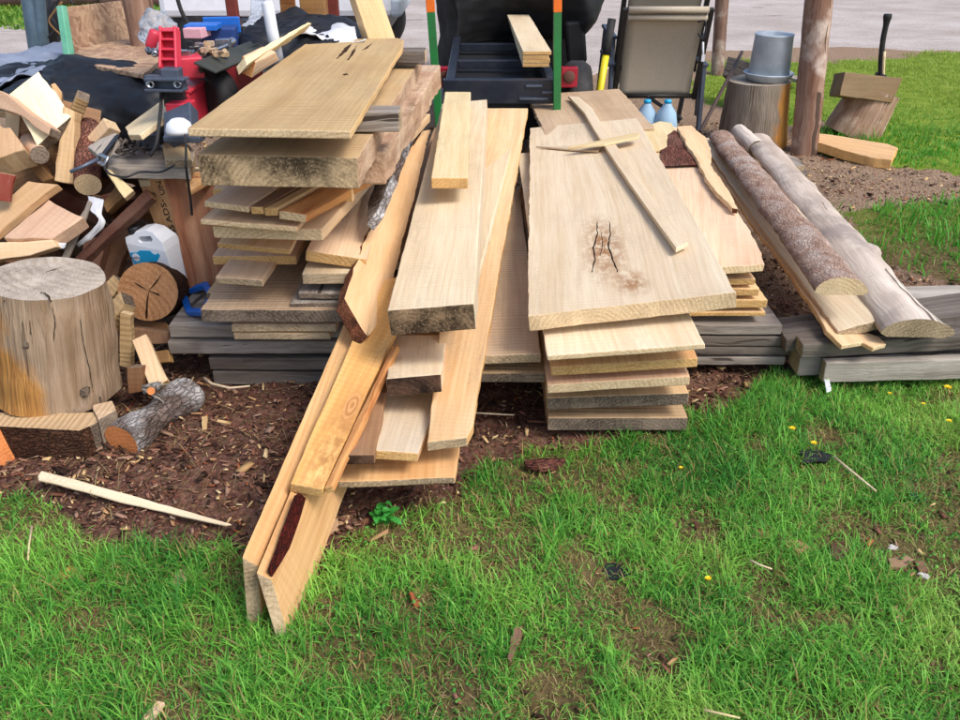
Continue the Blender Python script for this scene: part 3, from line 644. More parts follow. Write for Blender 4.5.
# ------------------------------------------------------------------ firewood pile at left
GF = 'split firewood in the left pile'
UPF = (-.05, -.75, .65)
def fw(label, pix, Y, n, th, mats, name='firewood_split', extr=None, **kw):
    return slab(name, label, pix, pn(sum(p[0] for p in pix) / len(pix), sum(p[1] for p in pix) / len(pix), Y, n), th, mats, GF, 'firewood', wob=kw.pop('wob', .005), extr=extr, **kw)
fw('large cream split wedge lying brightest on top of the firewood pile', [(9, 94), (38, 71), (56, 92), (71, 117), (37, 146), (30, 133)], 3.0, (.1, -.55, .8), .05, ['cream', 'e_dirty'])
fw('pale split leaning left against the large cream wedge', [(-8, 88), (2, 91), (50, 128), (48, 135), (20, 116), (-8, 106)], 2.95, (-.3, -.8, .5), .05, ['pinky', 'e_dirty'])
fw('small tan split poking up behind the large cream wedge', [(51, 84), (55, 83), (62, 92), (61, 104), (56, 100)], 3.15, (.3, -.8, .4), .05, ['pinky', 'e_pale'])
fw('upright square tan stick right of the large cream wedge', [(63, 106), (75, 112), (73, 184), (54, 181)], 2.95, (.05, -.85, .35), .055, ['fresh', 'e_warm'])
fw('short square tan stick leaning in front of the black sheet', [(84, 141), (103, 117), (109, 127), (95, 142)], 3.0, (-.5, -.7, .5), .05, ['fresh', 'e_pale'])
fw('thick split block at the left edge below the cream wedge', [(-10, 128), (10, 127), (26, 149), (-10, 160)], 2.85, (0, -.6, .8), .09, ['pinky', 'fresh'])
logm('firewood_split', 'small round stick end below the large cream wedge', P(40, 155, Y=2.85), P(24, 138, Y=3.2), .03, .03, ['pinky', 'e_dirty'], group=GF, cat='firewood')
fw('tan split slanting down between the round stick end and the upright stick', [(22, 150), (33, 155), (54, 178), (42, 182), (27, 165)], 2.95, (0, -.8, .5), .05, ['brown', 'e_warm'])
fw('red painted scrap with pale streaks at the left edge of the pile', [(-8, 171), (15, 174), (9, 202), (-8, 199)], 2.65, (.1, -.9, .4), .02, ['redscrap', 'e_pale'])
fw('broad pale split under the red painted scrap', [(-10, 205), (12, 195), (28, 181), (58, 184), (44, 193), (-10, 238)], 2.68, (-.15, -.6, .75), .03, ['pinky', 'e_pale'])
fw('broad split with long dark crack and pale chopped front', [(3, 238), (48, 199), (83, 218), (52, 239)], 2.62, (0, -.55, .85), .055, ['pinky', 'fresh'])
fw('thin split shim behind the stump at the left edge', [(-10, 242), (52, 240), (57, 247), (30, 256), (-10, 262)], 2.55, (0, -.9, .4), .05, ['fresh', 'e_pale'])
fw('thin grey lath standing slanted left of the dark red board', [(88, 200), (92, 203), (65, 264), (59, 262)], 2.68, (0, -.9, .4), .012, ['grey', 'e_grey'])
fw('dark red painted board slanting up to the stamped timber', [(68, 264), (146, 188), (152, 197), (73, 271)], 2.75, (-.2, -.7, .6), .035, ['darkred', 'brown'], name='painted_board')
fw('olive tan block above the dark red board', [(102, 203), (116, 187), (123, 197), (107, 213)], 2.85, (0, -.8, .5), .05, ['brown', 'e_warm'])
fw('pale square stick pointing down at the dark red board', [(103, 167), (113, 170), (133, 191), (124, 198)], 2.8, (.1, -.7, .6), .03, ['pale', 'e_pale'])
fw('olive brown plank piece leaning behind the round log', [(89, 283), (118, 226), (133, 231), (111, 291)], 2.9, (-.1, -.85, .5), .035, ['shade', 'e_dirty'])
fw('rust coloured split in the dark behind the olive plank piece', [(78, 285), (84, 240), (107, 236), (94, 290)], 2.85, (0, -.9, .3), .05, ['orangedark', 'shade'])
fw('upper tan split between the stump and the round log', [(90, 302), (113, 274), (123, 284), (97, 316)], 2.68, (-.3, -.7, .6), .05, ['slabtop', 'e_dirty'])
fw('lower tan split with gnawed underside beside the stump', [(96, 319), (120, 291), (124, 303), (100, 337)], 2.52, (-.3, -.7, .6), .06, ['slabtop', 'e_dirty'])
fw('narrow upright stick below the round log', [(119, 312), (131, 314), (131, 369), (119, 367)], 2.47, (0, -.95, .2), .03, ['slabtop', 'e_pale'])
fw('flat offcut leaning in front of the narrow upright stick', [(132, 340), (146, 334), (167, 380), (150, 391)], 2.36, (.05, -.6, .75), .03, ['fresh', 'e_warm'])
fw('brown plank end under the round log', [(131, 328), (169, 331), (169, 343), (131, 346)], 2.55, (0, -.9, .3), .12, ['brown', 'orange'])
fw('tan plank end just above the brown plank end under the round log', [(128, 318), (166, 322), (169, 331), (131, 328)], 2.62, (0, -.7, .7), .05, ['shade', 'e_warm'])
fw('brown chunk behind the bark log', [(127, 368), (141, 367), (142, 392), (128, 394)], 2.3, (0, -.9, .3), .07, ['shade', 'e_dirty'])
fw('small tan chunk behind the flat offcut', [(148, 352), (168, 350), (170, 362), (152, 364)], 2.48, (0, -.8, .5), .04, ['brown', 'e_warm'])
logm('firewood_split', 'red barked round chunk hanging by the square stick', P(88, 185, Y=2.82), P(88, 128, Y=3.15), .043, .045, ['barkred', 'e_pale'], group=GF, cat='firewood', amp=.1)
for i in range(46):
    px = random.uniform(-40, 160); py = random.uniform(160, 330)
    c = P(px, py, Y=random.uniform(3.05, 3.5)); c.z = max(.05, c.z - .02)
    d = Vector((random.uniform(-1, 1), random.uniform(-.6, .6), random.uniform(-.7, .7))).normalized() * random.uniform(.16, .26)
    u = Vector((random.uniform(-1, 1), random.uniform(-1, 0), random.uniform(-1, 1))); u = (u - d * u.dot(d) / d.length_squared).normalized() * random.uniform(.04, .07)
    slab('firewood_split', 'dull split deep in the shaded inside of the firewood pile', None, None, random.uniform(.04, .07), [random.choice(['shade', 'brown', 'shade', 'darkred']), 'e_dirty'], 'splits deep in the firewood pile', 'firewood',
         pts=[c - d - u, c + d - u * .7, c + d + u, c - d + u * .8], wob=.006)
rlog = logm('round_log', 'round log with cracked sawn end facing out in front of the white jug', P(148, 291.5, Y=2.62), P(182, 285, Y=3.0), .098, .1, ['shadebark', 'e_round'], amp=.03)
rl_pl = (P(148, 291.5, Y=2.618), (P(182, 285, Y=3.0) - P(148, 291.5, Y=2.62)).normalized())
for poly in ([(149, 290), (146.5, 300), (145.5, 318), (147, 318), (148, 300)], [(149, 290), (156, 283), (162, 274), (155, 282.5)], [(149, 291), (160, 296), (158, 293.5)], [(148, 290), (138, 284), (134, 282), (139, 286)]):
    flatpart('crack', rlog, [onp(x, y, (rl_pl[0] - rl_pl[1] * .002, rl_pl[1])) for x, y in poly], .002, ['crackdark'], None, wob=.001)
for i in range(26):
    px, py = random.uniform(-30, 78), random.uniform(105, 240); c = P(px, py, Y=random.uniform(3.12, 3.28))
    d = Vector((random.uniform(-1, 1), random.uniform(-.5, .5), random.uniform(-.6, .6))).normalized() * random.uniform(.08, .15)
    u = Vector((random.uniform(-1, 1), random.uniform(-1, 0), random.uniform(-1, 1))); u = (u - d * u.dot(d) / d.length_squared).normalized() * random.uniform(.03, .055)
    slab('firewood_split', 'pale split wedged behind the front pieces of the firewood pile', None, None, random.uniform(.04, .06), [random.choice(['pinky', 'slabtop', 'fresh', 'brown', 'pale']), random.choice(['e_pale', 'e_dirty'])], 'pale splits wedged behind the front firewood', 'firewood',
         pts=[c - d - u, c + d - u * .6, c + d * 1.1 + u, c - d + u * .8], wob=.007)
# torn white sheet in the pile
sheetm('plastic_scrap', 'torn strip of crumpled white plastic in the firewood pile', [[P(88, 196, Y=2.8), P(91, 212, Y=2.76), P(97, 222, Y=2.72), P(76, 244, Y=2.7)], [P(104, 200, Y=2.8), P(102, 214, Y=2.76), P(103, 226, Y=2.74), P(79, 247, Y=2.7)]], ['whitepvc'], 'plastic', (22, 10), .012, 16, .002)
fw('small white painted sliver beside the stump top', [(55, 243), (66, 243), (64, 249), (56, 249)], 2.58, (0, -.9, .3), .01, ['whitepvc'], name='painted_sliver')

# stump on half log at far left
def stumpshape(t): return 1.06 - .07 * t + .06 * max(0, .25 - t) * 2
sb = P(48, 412, Y=2.13); 
bigstump = logm('big_stump', 'big grey weathered stump with orange patch at the left edge', Vector((-1.315, 2.29, .115)), Vector((-1.268, 2.30, .475)), .172, .165, ['stumpside', 'e_stumptop'], cat='stump', flare=stumpshape, amp=.09, freq=4, seg=24, ns=48)
slab('half_log', 'squared half log lying under the big stump', [(-40, 412), (96, 412), (100, 420), (78, 430), (-40, 424)], hz(.12), .115, ['slabtop', 'e_dirty', 'shadebark'], cat='log', wob=.006, xdir=(1, 0, 0))
slab('log_chunk', 'brown chunk of log beside the big stump behind the bark log', [(92, 405), (112, 400), (116, 410), (98, 420)], hz(.13), .12, ['slabtop', 'e_dirty', 'shade'], cat='log', wob=.006, xdir=(1, 0, 0))
logm('log_piece', 'orange cut log piece barely entering at the left edge', P(-6, 452, Y=2.02), P(-60, 420, Y=2.3), .075, .075, ['shadebark', 'e_orange'], amp=.05)
for poly in ([(2, 303), (20, 285), (40, 274), (62, 267)], [(22, 259), (22, 263), (21, 267)], [(40, 292), (46, 294), (50, 300), (50, 303)]):
    ribbon('crack', bigstump, [onp(x, y, hz(.4765)) for x, y in poly], .0022, Vector((0, 0, 1)), 'crackbrown')
def onstump(px, py):
    d = ray(px, py); t_ = 0; o_ = CAM
    best = None
    for k in range(400):                     # walk along the sight line to the stump's side
        p = o_ + d * (1.9 + k * .002); f_ = (p.z - .115) / .36; r_ = (.172 + (.165 - .172) * f_) * stumpshape(f_)
        if (p.x + 1.315 - .047 * f_) ** 2 + (p.y - 2.295) ** 2 < (r_ * 1.03) ** 2: return p
    return p
for k_, poly in enumerate(([(52, 306), (55, 322), (54, 345), (60, 372)], [(80, 318), (84, 345), (90, 372), (93, 392)], [(30, 320), (31, 350), (27, 380)])):
    ribbon('crack', bigstump, [onstump(x, y) for x, y in poly], .0011, Vector((.2, -1, .2)), 'crackdark')
for x, y in ((26, 345), (84, 393)):
    p = onstump(x, y); bm = nb(); addlathe(bm, p + Vector((0, .012, 0)), [(.014, -.004), (.013, .012), (.008, .018), (.0001, .015)], 14, rot=Matrix.Rotation(R(75), 3, 'X'))
    for v_ in bm.verts: v_.co += Vector((noise.noise(v_.co * 90), 0, noise.noise(v_.co * 70))) * .006
    part('knot', bigstump, bm, ['e_dirty'])
tw = nb(); a = Vector((-1.02, 2.22, .13))
for k in range(7):
    d = Vector((random.uniform(.04, .09), random.uniform(-.05, .02), random.uniform(-.03, .05)))
    addtube(tw, [a + Vector((0, 0, k * .004)), a + d * .6 + Vector((0, 0, .01)), a + d], [.005, .004, .001], 5)
mk('splintered_root', tw, ['greylight'], label='splintered silver wood fibres at the right foot of the big stump', cat='splinter')

# bark log on the mulch with orange cut
def barkflare(t): return 1 + .12 * math.sin(t * 9) + .1 * (1 if t > .55 else 0)
logm('bark_log', 'short log in flaky silver grey bark with orange cut end on the mulch', P(121, 442, Y=2.05), P(190, 392, Y=2.32), .06, .05, ['bark', 'e_orange'], cat='log', amp=.12, freq=12, flare=barkflare, seg=40, ns=36, squash=.85)
logm('branch_stub', 'small orange cut branch stub at the back of the bark log', P(151, 391, Y=2.14), P(158, 386, Y=2.24), .012, .014, ['bark', 'e_orange'], cat='branch', seg=5, ns=14)
# long splinter
slab('long_splinter', 'long pale pointed splinter lying on the mulch at left', [(38, 475), (41, 470), (56, 474), (130, 494), (232, 524), (225, 524.5), (120, 501), (56, 483), (38, 479)], p3((38, 475, -.06), (232, 524, -.045), (60, 470, -.06)), .008, ['pale', 'e_pale'], cat='splinter', wob=.002)

# stamped timber
pl = p3((137, 180, 2.90), (190, 290, 2.80), (165, 180, 2.84))
tb = slab('stamped_timber', 'reddish square timber stamped with letters standing behind the white jug', [(137, 177), (163, 177), (190, 290), (178, 290)], pl, .16, ['timberface', 'e_dirty'], cat='timber', extr=(.17, .10, 0), xdir=P(184, 290, Y=2.8) - P(150, 177, Y=2.88), wob=.002)
pl2 = p3((163, 177, 2.84), (190, 290, 2.75), (228, 177, 2.92))
slab('weathered_side', None, None, None, .03, ['redbrown', 'e_dirty'], pts=[onp(x, y, pl2) for x, y in [(163.5, 177), (226, 177), (236, 292), (190.5, 291)]], parent=tb, wob=.004, xdir=P(190, 290, Y=2.75) - P(163, 177, Y=2.84))
nrm = pl[1] if pl[1].dot(CAM - pl[0]) > 0 else -pl[1]
def textmesh(name, cu, mat):
    t_ = bpy.data.objects.new(name, cu); COL.objects.link(t_)
    me_ = bpy.data.meshes.new_from_object(t_.evaluated_get(bpy.context.evaluated_depsgraph_get())); me_.name = name
    bpy.data.objects.remove(t_); bpy.data.curves.remove(cu)
    me_.materials.clear(); me_.materials.append(M[mat])
    o = bpy.data.objects.new(name, me_); COL.objects.link(o); return o
def lettering(text, parent, px, py, plane, size, roll, mat, name='stamped_lettering', off=.0015):
    n = plane[1] if plane[1].dot(CAM - plane[0]) > 0 else -plane[1]
    cu = bpy.data.curves.new(name, 'FONT'); cu.body = text; cu.size = size; cu.align_x = 'CENTER'; cu.align_y = 'CENTER'; cu.extrude = .0004; cu.resolution_u = 2
    o = textmesh(name, cu, mat)
    p = onp(px, py, (plane[0] + n * off, plane[1]))
    right = Vector((1, 0, 0)); right = (right - n * right.dot(n)).normalized(); up = n.cross(right)
    c, s = math.cos(roll), math.sin(roll)
    ex = right * c + up * s; ey = n.cross(ex)
    mw = Matrix(((ex.x, ey.x, n.x, p.x), (ex.y, ey.y, n.y, p.y), (ex.z, ey.z, n.z, p.z), (0, 0, 0, 1)))
    o.parent = parent; o.matrix_basis = WM[parent.name].inverted() @ mw
    return o
for t_, x, y, s_ in (('UN', 163, 188, .034), ('S', 155, 195, .04), ('ADS-', 168, 211, .038), ('NS', 175, 231, .038)):
    lettering(t_, tb, x - 2, y, pl, s_, R(105), 'blackink')

# white jug with blue label, leaning left
jr = root('white_jug', P(163, 293, Y=2.78), 'white plastic jug with cyan label tilted left against the stamped timber', 'jug')
rot = Matrix.Rotation(R(-9), 3, 'Y') @ Matrix.Rotation(R(-17), 3, 'Z'); jo = P(171, 292, Y=2.78)
def J(x, y, z): return jo + rot @ (Vector((x, y, z)) * .86)
bm = nb()
prof = [(-.088, 0), (.088, 0), (.09, .02), (.09, .20), (.085, .235), (.05, .275), (.015, .287), (-.03, .284), (-.05, .268), (-.088, .262), (-.09, .24), (-.09, .02)]
hole = [(-.02, .262), (.035, .262), (.042, .25), (.035, .238), (-.02, .238), (-.028, .25)]
for yy, rev in ((-.055, False), (.055, True)):
    vo_ = [bm.verts.new(J(x, yy * (1 - .35 * max(0, z - .2) / .09), z)) for x, z in prof]; vi = [bm.verts.new(J(x, yy * (1 - .35 * (z - .2) / .09), z)) for x, z in hole]
    eo = [bm.edges.new((vo_[i], vo_[(i + 1) % len(vo_)])) for i in range(len(vo_))]; ei = [bm.edges.new((vi[i], vi[(i + 1) % len(vi)])) for i in range(len(vi))]
    bmesh.ops.triangle_fill(bm, use_beauty=True, edges=eo + ei)
    if not rev: A1, B1 = vo_, vi
for A_, B_ in ((A1, vo_), (B1, vi)):
    for i in range(len(A_)):
        bm.faces.new([A_[i], A_[(i + 1) % len(A_)], B_[(i + 1) % len(A_)], B_[i]])
part('body', jr, bm, ['whiteplastic'], bevel=.008)
bm = nb(); addlathe(bm, J(-.068, 0, .262), [(.022, 0), (.022, .022), (.019, .026), (0.0001, .026)], 18, rot=rot)
part('cap', jr, bm, ['blacksteel'])
def labelpoly(pts, th, y0=-.0555): 
    return [J(x, y0 - th, z + .024) for x, z in pts]
lb = flatpart('label', jr, labelpoly([(-.082, .178), (-.045, .178), (-.03, .186), (.02, .183), (.028, .17), (.04, .165), (.055, .172), (.06, .16), (.05, .15), (.035, .152), (.03, .128), (-.08, .128)], .0012), .001, ['cyan'], 'cyan printed label', wob=0)
flatpart('label_band', jr, labelpoly([(-.078, .122), (.03, .122), (.035, .085), (.06, .09), (.06, .06), (-.076, .06)], .0012), .001, ['cyan'], wob=0)
flatpart('label_badge', lb, labelpoly([(-.058 + .017 * math.cos(a), .157 + .017 * math.sin(a)) for a in np.arange(0, 6.28, .3)], .0026), .001, ['whiteplastic'], wob=0)
fn = (rot @ Vector((0, -1, 0))).normalized()
def jtext(t_, x, z, size, mat, th):
    cu = bpy.data.curves.new('label_lettering', 'FONT'); cu.body = t_; cu.size = size; cu.align_x = 'CENTER'; cu.align_y = 'CENTER'; cu.extrude = .0003
    o = textmesh('label_lettering', cu, mat)
    ex, ey = rot @ Vector((1, 0, 0)), rot @ Vector((0, 0, 1)); p = J(x, -.0555 - th, z + .024)
    mw = Matrix(((ex.x, ey.x, fn.x, p.x), (ex.y, ey.y, fn.y, p.y), (ex.z, ey.z, fn.z, p.z), (0, 0, 0, 1)))
    o.parent = jr; o.matrix_basis = WM[jr.name].inverted() @ mw
jtext('NAPA', -.058, .157, .0135, 'ink', .006)
# blue tray
br_ = root('blue_tray', P(193, 300, Y=2.62), 'blue plastic tray lying beside the grey bearer end', 'tray')
pl = p3((185, 312, 2.6), (215, 290, 2.66), (183, 290, 2.8))
bm = nb()
q = [onp(x, y, pl) for x, y in [(183, 293), (206, 285), (212, 296), (206, 312), (190, 312)]]
for i in range(5): addbar(bm, q[i], q[(i + 1) % 5], .022, .02, pl[1])
part('rim', br_, bm, ['bluep'], bevel=.003)
bm = nb(); addbar(bm, onp(190, 306, pl), onp(208, 291, pl), .006, .01, pl[1]); part('rib', br_, bm, ['greydark'])

# clamp bench plank with tools
bench = slab('bench_plank', 'rough grey weathered plank carrying the clutter beside the left stack', [(103, 158), (112, 150), (185, 142), (196, 150), (190, 170), (118, 168), (106, 165)], hz(.66), .035, ['greylight', 'e_grey'], cat='plank', wob=.008, xdir=(1, 0, 0))
slab('bench_plank', 'pale board end on top of the stamped timber below the clutter plank', [(137, 172), (140, 168), (200, 166), (199, 176), (139, 180)], hz(.60), .025, ['pale', 'e_pale'], cat='plank', wob=.003, xdir=(1, 0, 0))
slab('bench_plank', 'golden wedge corner sticking out left of the mouldy thick slab', [(185, 181), (203, 168), (222, 172), (190, 190)], hz(.6), .02, ['warm', 'e_warm'], cat='plank', wob=.002)
slab('bench_plank', 'long pale board slanting up behind the clutter plank', [(125, 127), (163, 99), (172, 104), (172, 112), (140, 135), (128, 135)], p3((130, 133, 2.85), (168, 103, 3.1), (172, 112, 2.95)), .02, ['pale', 'e_pale'], cat='plank', wob=.003)
slab('bench_plank', 'small grey plank slanting at the left end of the clutter plank', [(87, 146), (100, 138), (116, 132), (119, 140), (103, 158)], p3((90, 146, 2.8), (116, 134, 2.9), (103, 156, 2.72)), .02, ['greylight', 'e_grey'], cat='plank', wob=.003)
slab('white_offcut', 'pale square offcut on the clutter plank under the splitter foot', [(162, 143), (185, 139), (192, 160), (165, 160)], hz(.685), .03, ['pale', 'e_grey'], cat='offcut', wob=.003)
cr = root('bar_clamp', P(104, 160, Y=2.68), 'small steel hand clamp gripping the left end of the clutter plank', 'clamp')
bm = nb(); addtube(bm, [P(70, 172, Y=2.6), P(84, 166, Y=2.62), P(100, 158, Y=2.66)], .006, 8); part('handle', cr, bm, ['greysteel'])
bm = nb(); addtube(bm, [P(100, 155, Y=2.66), P(107, 158, Y=2.64), P(106, 166, Y=2.64), P(99, 163, Y=2.66)], .007, 8); part('jaw', cr, bm, ['chrome'])
bm = nb(); addbar(bm, P(103, 156, Y=2.68), P(118, 136, Y=2.9), .014, .01); part('bar', cr, bm, ['blacksteel'])
cab = curve_pts([P(104, 166, Y=2.62), P(110, 174, Y=2.6), P(126, 177, Y=2.58), P(140, 172, Y=2.6), P(160, 172, Y=2.6), P(175, 165, Y=2.6)], 30)
bm = nb(); addtube(bm, cab, .0035, 6); mk('electric_cord', bm, ['blacksteel'], label='thin dark cord drooping below the clutter plank', cat='cord')
cab = curve_pts([P(185, 135, Y=2.6), P(186, 150, Y=2.55), P(186, 166, Y=2.52), P(188, 182, Y=2.54), P(190, 195, Y=2.56), P(192, 215, Y=2.57)], 24)
bm = nb(); addtube(bm, cab, .004, 6); mk('electric_cord', bm, ['rubber'], label='black cord hanging straight down over the stamped timber', cat='cord')
cab = curve_pts([P(161, 88, Y=2.95), P(161, 105, Y=2.85), P(159, 125, Y=2.78), P(156, 145, Y=2.72), P(150, 156, Y=2.7)], 24)
bm = nb(); addtube(bm, cab, .006, 8); mk('hydraulic_hose', bm, ['rubber'], label='black hose dangling from the grey plate of the log splitter', cat='hose')
# clutter of metal bits on the clutter plank
bits = [('rusty_chain', 'tangle of dark chain links on the clutter plank', 132, 148), ]
bm = nb()
for k in range(46):
    p = P(112 + 34 * random.random(), 140 + 14 * random.random(), z=.675 + .01 * random.random())
    d = Vector((random.uniform(-1, 1), random.uniform(-1, 1), random.uniform(-.3, .5))).normalized() * .014
    addtube(bm, [p - d, p + d], .004, 5)
mk('rusty_chain', bm, ['greydark'], label='tangle of dark chain links on the clutter plank', cat='chain')
bm = nb(); addbox(bm, P(150, 141, z=.69), (.06, .05, .045), Matrix.Rotation(.4, 3, 'Z')); addtube(bm, [P(145, 144, z=.7), P(137, 124, z=.76)], .004, 6)
mk('metal_fitting', bm, ['greysteel'], label='blue grey metal fitting with thin rod behind the chain tangle', cat='fitting', bevel=.004)

# ------------------------------------------------------------------ log splitter
lr = root('log_splitter', P(190, 110, Y=3.0), 'red log splitter with ribbed red wedge plate and black wheel', 'log splitter')
A, Bk = P(176, 92, Y=2.95), P(250, 44, Y=3.9)
ax = (Bk - A).normalized(); sd_ = ax.cross(Vector((0, 0, 1))).normalized()
bm = nb(); addbar(bm, A, Bk, .10, .012); addbar(bm, A - Vector((0, 0, .14)), Bk - Vector((0, 0, .14)), .10, .012); addbar(bm, A - Vector((0, 0, .07)), Bk - Vector((0, 0, .07)), .085, .128)
part('beam', lr, bm, ['red'], bevel=.004)
bm = nb(); w0, w1 = P(172, 69, Y=2.95), P(171, 28, Y=3.02); upv = (w1 - w0)
addbar(bm, w0, w1, .055, .012, (0, -1, 0))
for s in (-1, 1): addbar(bm, w0 + Vector((s * .027, -.02, 0)), w1 + Vector((s * .024, -.015, 0)), .008, .045, (0, -1, 0))
for k in (.02, .28, .52, .76, .97): addbar(bm, w0.lerp(w1, k) + Vector((-.026, -.02, 0)), w0.lerp(w1, k) + Vector((.026, -.02, 0)), .045, .006)
part('wedge_plate', lr, bm, ['red'], bevel=.002)
bm = nb(); addbar(bm, P(147, 82, Y=2.9), P(185, 84, Y=2.88), .03, .045); addbar(bm, P(147, 78.5, Y=2.88), P(186, 79, Y=2.86), .05, .008); addbar(bm, P(148, 89, Y=2.88), P(185, 90, Y=2.86), .05, .008)
part('end_plate', lr, bm, ['greysteel'], bevel=.002)
for x in (152, 179):
    bm = nb(); p = P(x, 83.5, Y=2.875); rt = Matrix.Rotation(R(90), 3, 'X'); addlathe(bm, p, [(.008, 0), (.013, .0), (.013, .02), (.008, .02), (.008, 0)], 16, rot=rt); part('bolt', lr, bm, ['chrome'])
bm = nb(); addbar(bm, P(163, 73, Y=2.9), P(181, 73.5, Y=2.9), .05, .035); part('wedge_mount', lr, bm, ['greysteel'], bevel=.004)
bm = nb(); addbox(bm, P(176, 96, Y=2.95), (.07, .06, .06)); part('cylinder_end', lr, bm, ['blacksteel'], bevel=.003)
bm = nb(); addbox(bm, P(181, 107, Y=2.9), (.08, .07, .035)); part('foot_bracket', lr, bm, ['red'], bevel=.003)
bm = nb(); p = P(182, 128, Y=2.82)
addbar(bm, P(181, 112, Y=2.86), P(182, 138, Y=2.76), .1, .05, (0, -1, 0)); addbar(bm, P(166, 137, Y=2.74), P(203, 138, Y=2.74), .06, .02)
part('foot', lr, bm, ['greysteel'], bevel=.004)
bm = nb(); addlathe(bm, P(180, 133, Y=2.66), [(.04, 0), (.042, .01), (.036, .03), (.02, .043), (.0001, .047)], 20); mk('bump_stop', bm, ['whiteplastic'], label='white rounded plastic dome on the grey splitter foot', cat='dome')
for k in range(16):
    p = P(random.uniform(190, 222), random.uniform(48, 62), Y=random.uniform(3.05, 3.3)); d = Vector((random.uniform(-1, 1), random.uniform(-1, 1), random.uniform(-.2, .6))).normalized() * random.uniform(.02, .045); bm = nb(); r_ = random.uniform(.004, .009)
    addtube(bm, [p - d, p, p + d], [r_, r_ * .7, r_], 8); addbox(bm, p + d, (r_ * 3, r_ * 3, r_ * 2)); mk('tool_part', bm, [random.choice(['greysteel', 'blacksteel', 'chrome', 'brown', 'slabtop'])], label='small greasy tool part in the heap on the log splitter', cat='tool', group='greasy parts heaped on the splitter')
wc = P(213, 98, Y=3.15); rt = Matrix.Rotation(R(90), 3, 'X') @ Matrix.Identity(3); rt = Matrix.Rotation(R(-38), 3, 'Z') @ Matrix.Rotation(R(90), 3, 'X')
bm = nb(); addlathe(bm, wc, [(.055, -.035), (.10, -.045), (.115, -.025), (.12, 0), (.115, .025), (.10, .045), (.055, .035)], 32, rot=rt); wh = part('wheel', lr, bm, ['rubber'])
bm = nb(); addlathe(bm, wc, [(.001, -.01), (.056, -.03), (.056, .03), (.001, .01)], 24, rot=rt); part('rim', wh, bm, ['greydark'])
bm = nb(); t0, t1 = P(205, 68, Y=2.95), P(262, 45, Y=3.5)
addbar(bm, t0, t1, .08, .008, (.3, -.4, .85)); addbar(bm, P(200, 70, Y=3.0), P(262, 44, Y=3.5), .012, .02)
part('tray', lr, bm, ['olive'], bevel=.002)
bm = nb(); addbox(bm, P(190, 66, Y=3.05), (.08, .1, .07), Matrix.Rotation(.4, 3, 'Z')); part('valve_block', lr, bm, ['red'], bevel=.006)
# tools lying on splitter
for k, (lab, x0, y0, x1, y1, Y0, r_, m) in enumerate((('chrome spanner laid across the splitter tray', 196, 62, 214, 57, 3.05, .007, 'chrome'), ('rusty bolt leaning among tools on the splitter', 196, 52, 206, 42, 3.15, .007, 'brown'), ('tan wooden tool handle on the splitter tray', 198, 50, 210, 46, 3.2, .008, 'slabtop'),
        ('short shiny socket on the splitter valve block', 186, 56, 194, 53, 3.05, .012, 'chrome'), ('dull grey bar across the splitter tools', 203, 55, 228, 45, 3.2, .008, 'greysteel'), ('bright steel cylinder at the right of the splitter tools', 224, 46, 233, 41, 3.3, .016, 'chrome'), ('dark rod crossing upright among splitter tools', 190, 44, 200, 56, 3.15, .006, 'blacksteel'))):
    bm = nb(); addtube(bm, [P(x0, y0, Y=Y0), P((x0 + x1) / 2, (y0 + y1) / 2, Y=Y0 + .03), P(x1, y1, Y=Y0 + .06)], [r_, r_ * .8, r_], 10)
    addbox(bm, P(x0, y0, Y=Y0), (r_ * 3.2, r_ * 2, r_ * 3.2)); mk('hand_tool', bm, [m], label=lab, cat='tool', bevel=.002, group='tools lying on the splitter')
bm = nb(); addbox(bm, P(197, 32, Y=3.35), (.07, .09, .035), Matrix.Rotation(-.1, 3, 'Z')); mk('carton', bm, ['pinkw'], label='small pinkish white carton on the splitter clutter', cat='carton', bevel=.003)
bm = nb(); addbox(bm, P(203, 26.5, Y=3.4), (.12, .1, .02), Matrix.Rotation(.05, 3, 'Z')); mk('storage_tray', bm, ['bluep'], label='flat blue tray resting on the pinkish carton', cat='tray', bevel=.003)
bx = root('tool_case', P(220, 40, Y=3.45), 'open dark blue plastic tool case on the splitter clutter', 'tool case')
bm = nb(); addbox(bm, P(220, 36, Y=3.5), (.13, .12, .07), Matrix.Rotation(.15, 3, 'Z')); part('case_body', bx, bm, ['darkblue'], bevel=.005)
bm = nb(); addbox(bm, P(222, 25, Y=3.56), (.14, .02, .06), Matrix.Rotation(.15, 3, 'Z')); part('case_lid', bx, bm, ['bluep'], bevel=.004)
bm = nb(); addlathe(bm, P(150, 47, Y=3.2), [(.018, 0), (.02, .006), (.02, .055), (.016, .062), (.0001, .062)], 18, rot=Matrix.Rotation(.5, 3, 'Y')); mk('drink_can', bm, ['red'], label='red drink can leaning by the clear plastic bag', cat='can')
# clear bag
bm = nb(); bmesh.ops.create_icosphere(bm, subdivisions=4, radius=1)
for v_ in bm.verts:
    q = v_.co.copy(); w_ = 1 + .28 * noise.noise(q * 2.3) + .14 * abs(noise.noise(q * 6))
    v_.co = P(157, 31, Y=3.35) + Vector((q.x * .062, q.y * .06, q.z * .07)) * w_
mk('clear_bag', bm, ['film'], label='crumpled clear plastic bag behind the red wedge plate', cat='bag', smooth=True)
for k, (x, y, m) in enumerate(((150, 53, 'greysteel'), (156, 52, 'chrome'), (160, 50, 'blacksteel'), (153, 49, 'chrome'))):
    bm = nb(); addlathe(bm, P(x, y, Y=3.15), [(.006, 0), (.012, .004), (.012, .02), (.006, .022), (.006, 0)], 6, rot=Matrix.Rotation(.8 + k, 3, 'X')); mk('steel_nut', bm, [m], label='loose steel nut on the chipboard ledge beside the red can', cat='nut', group='loose nuts by the can')
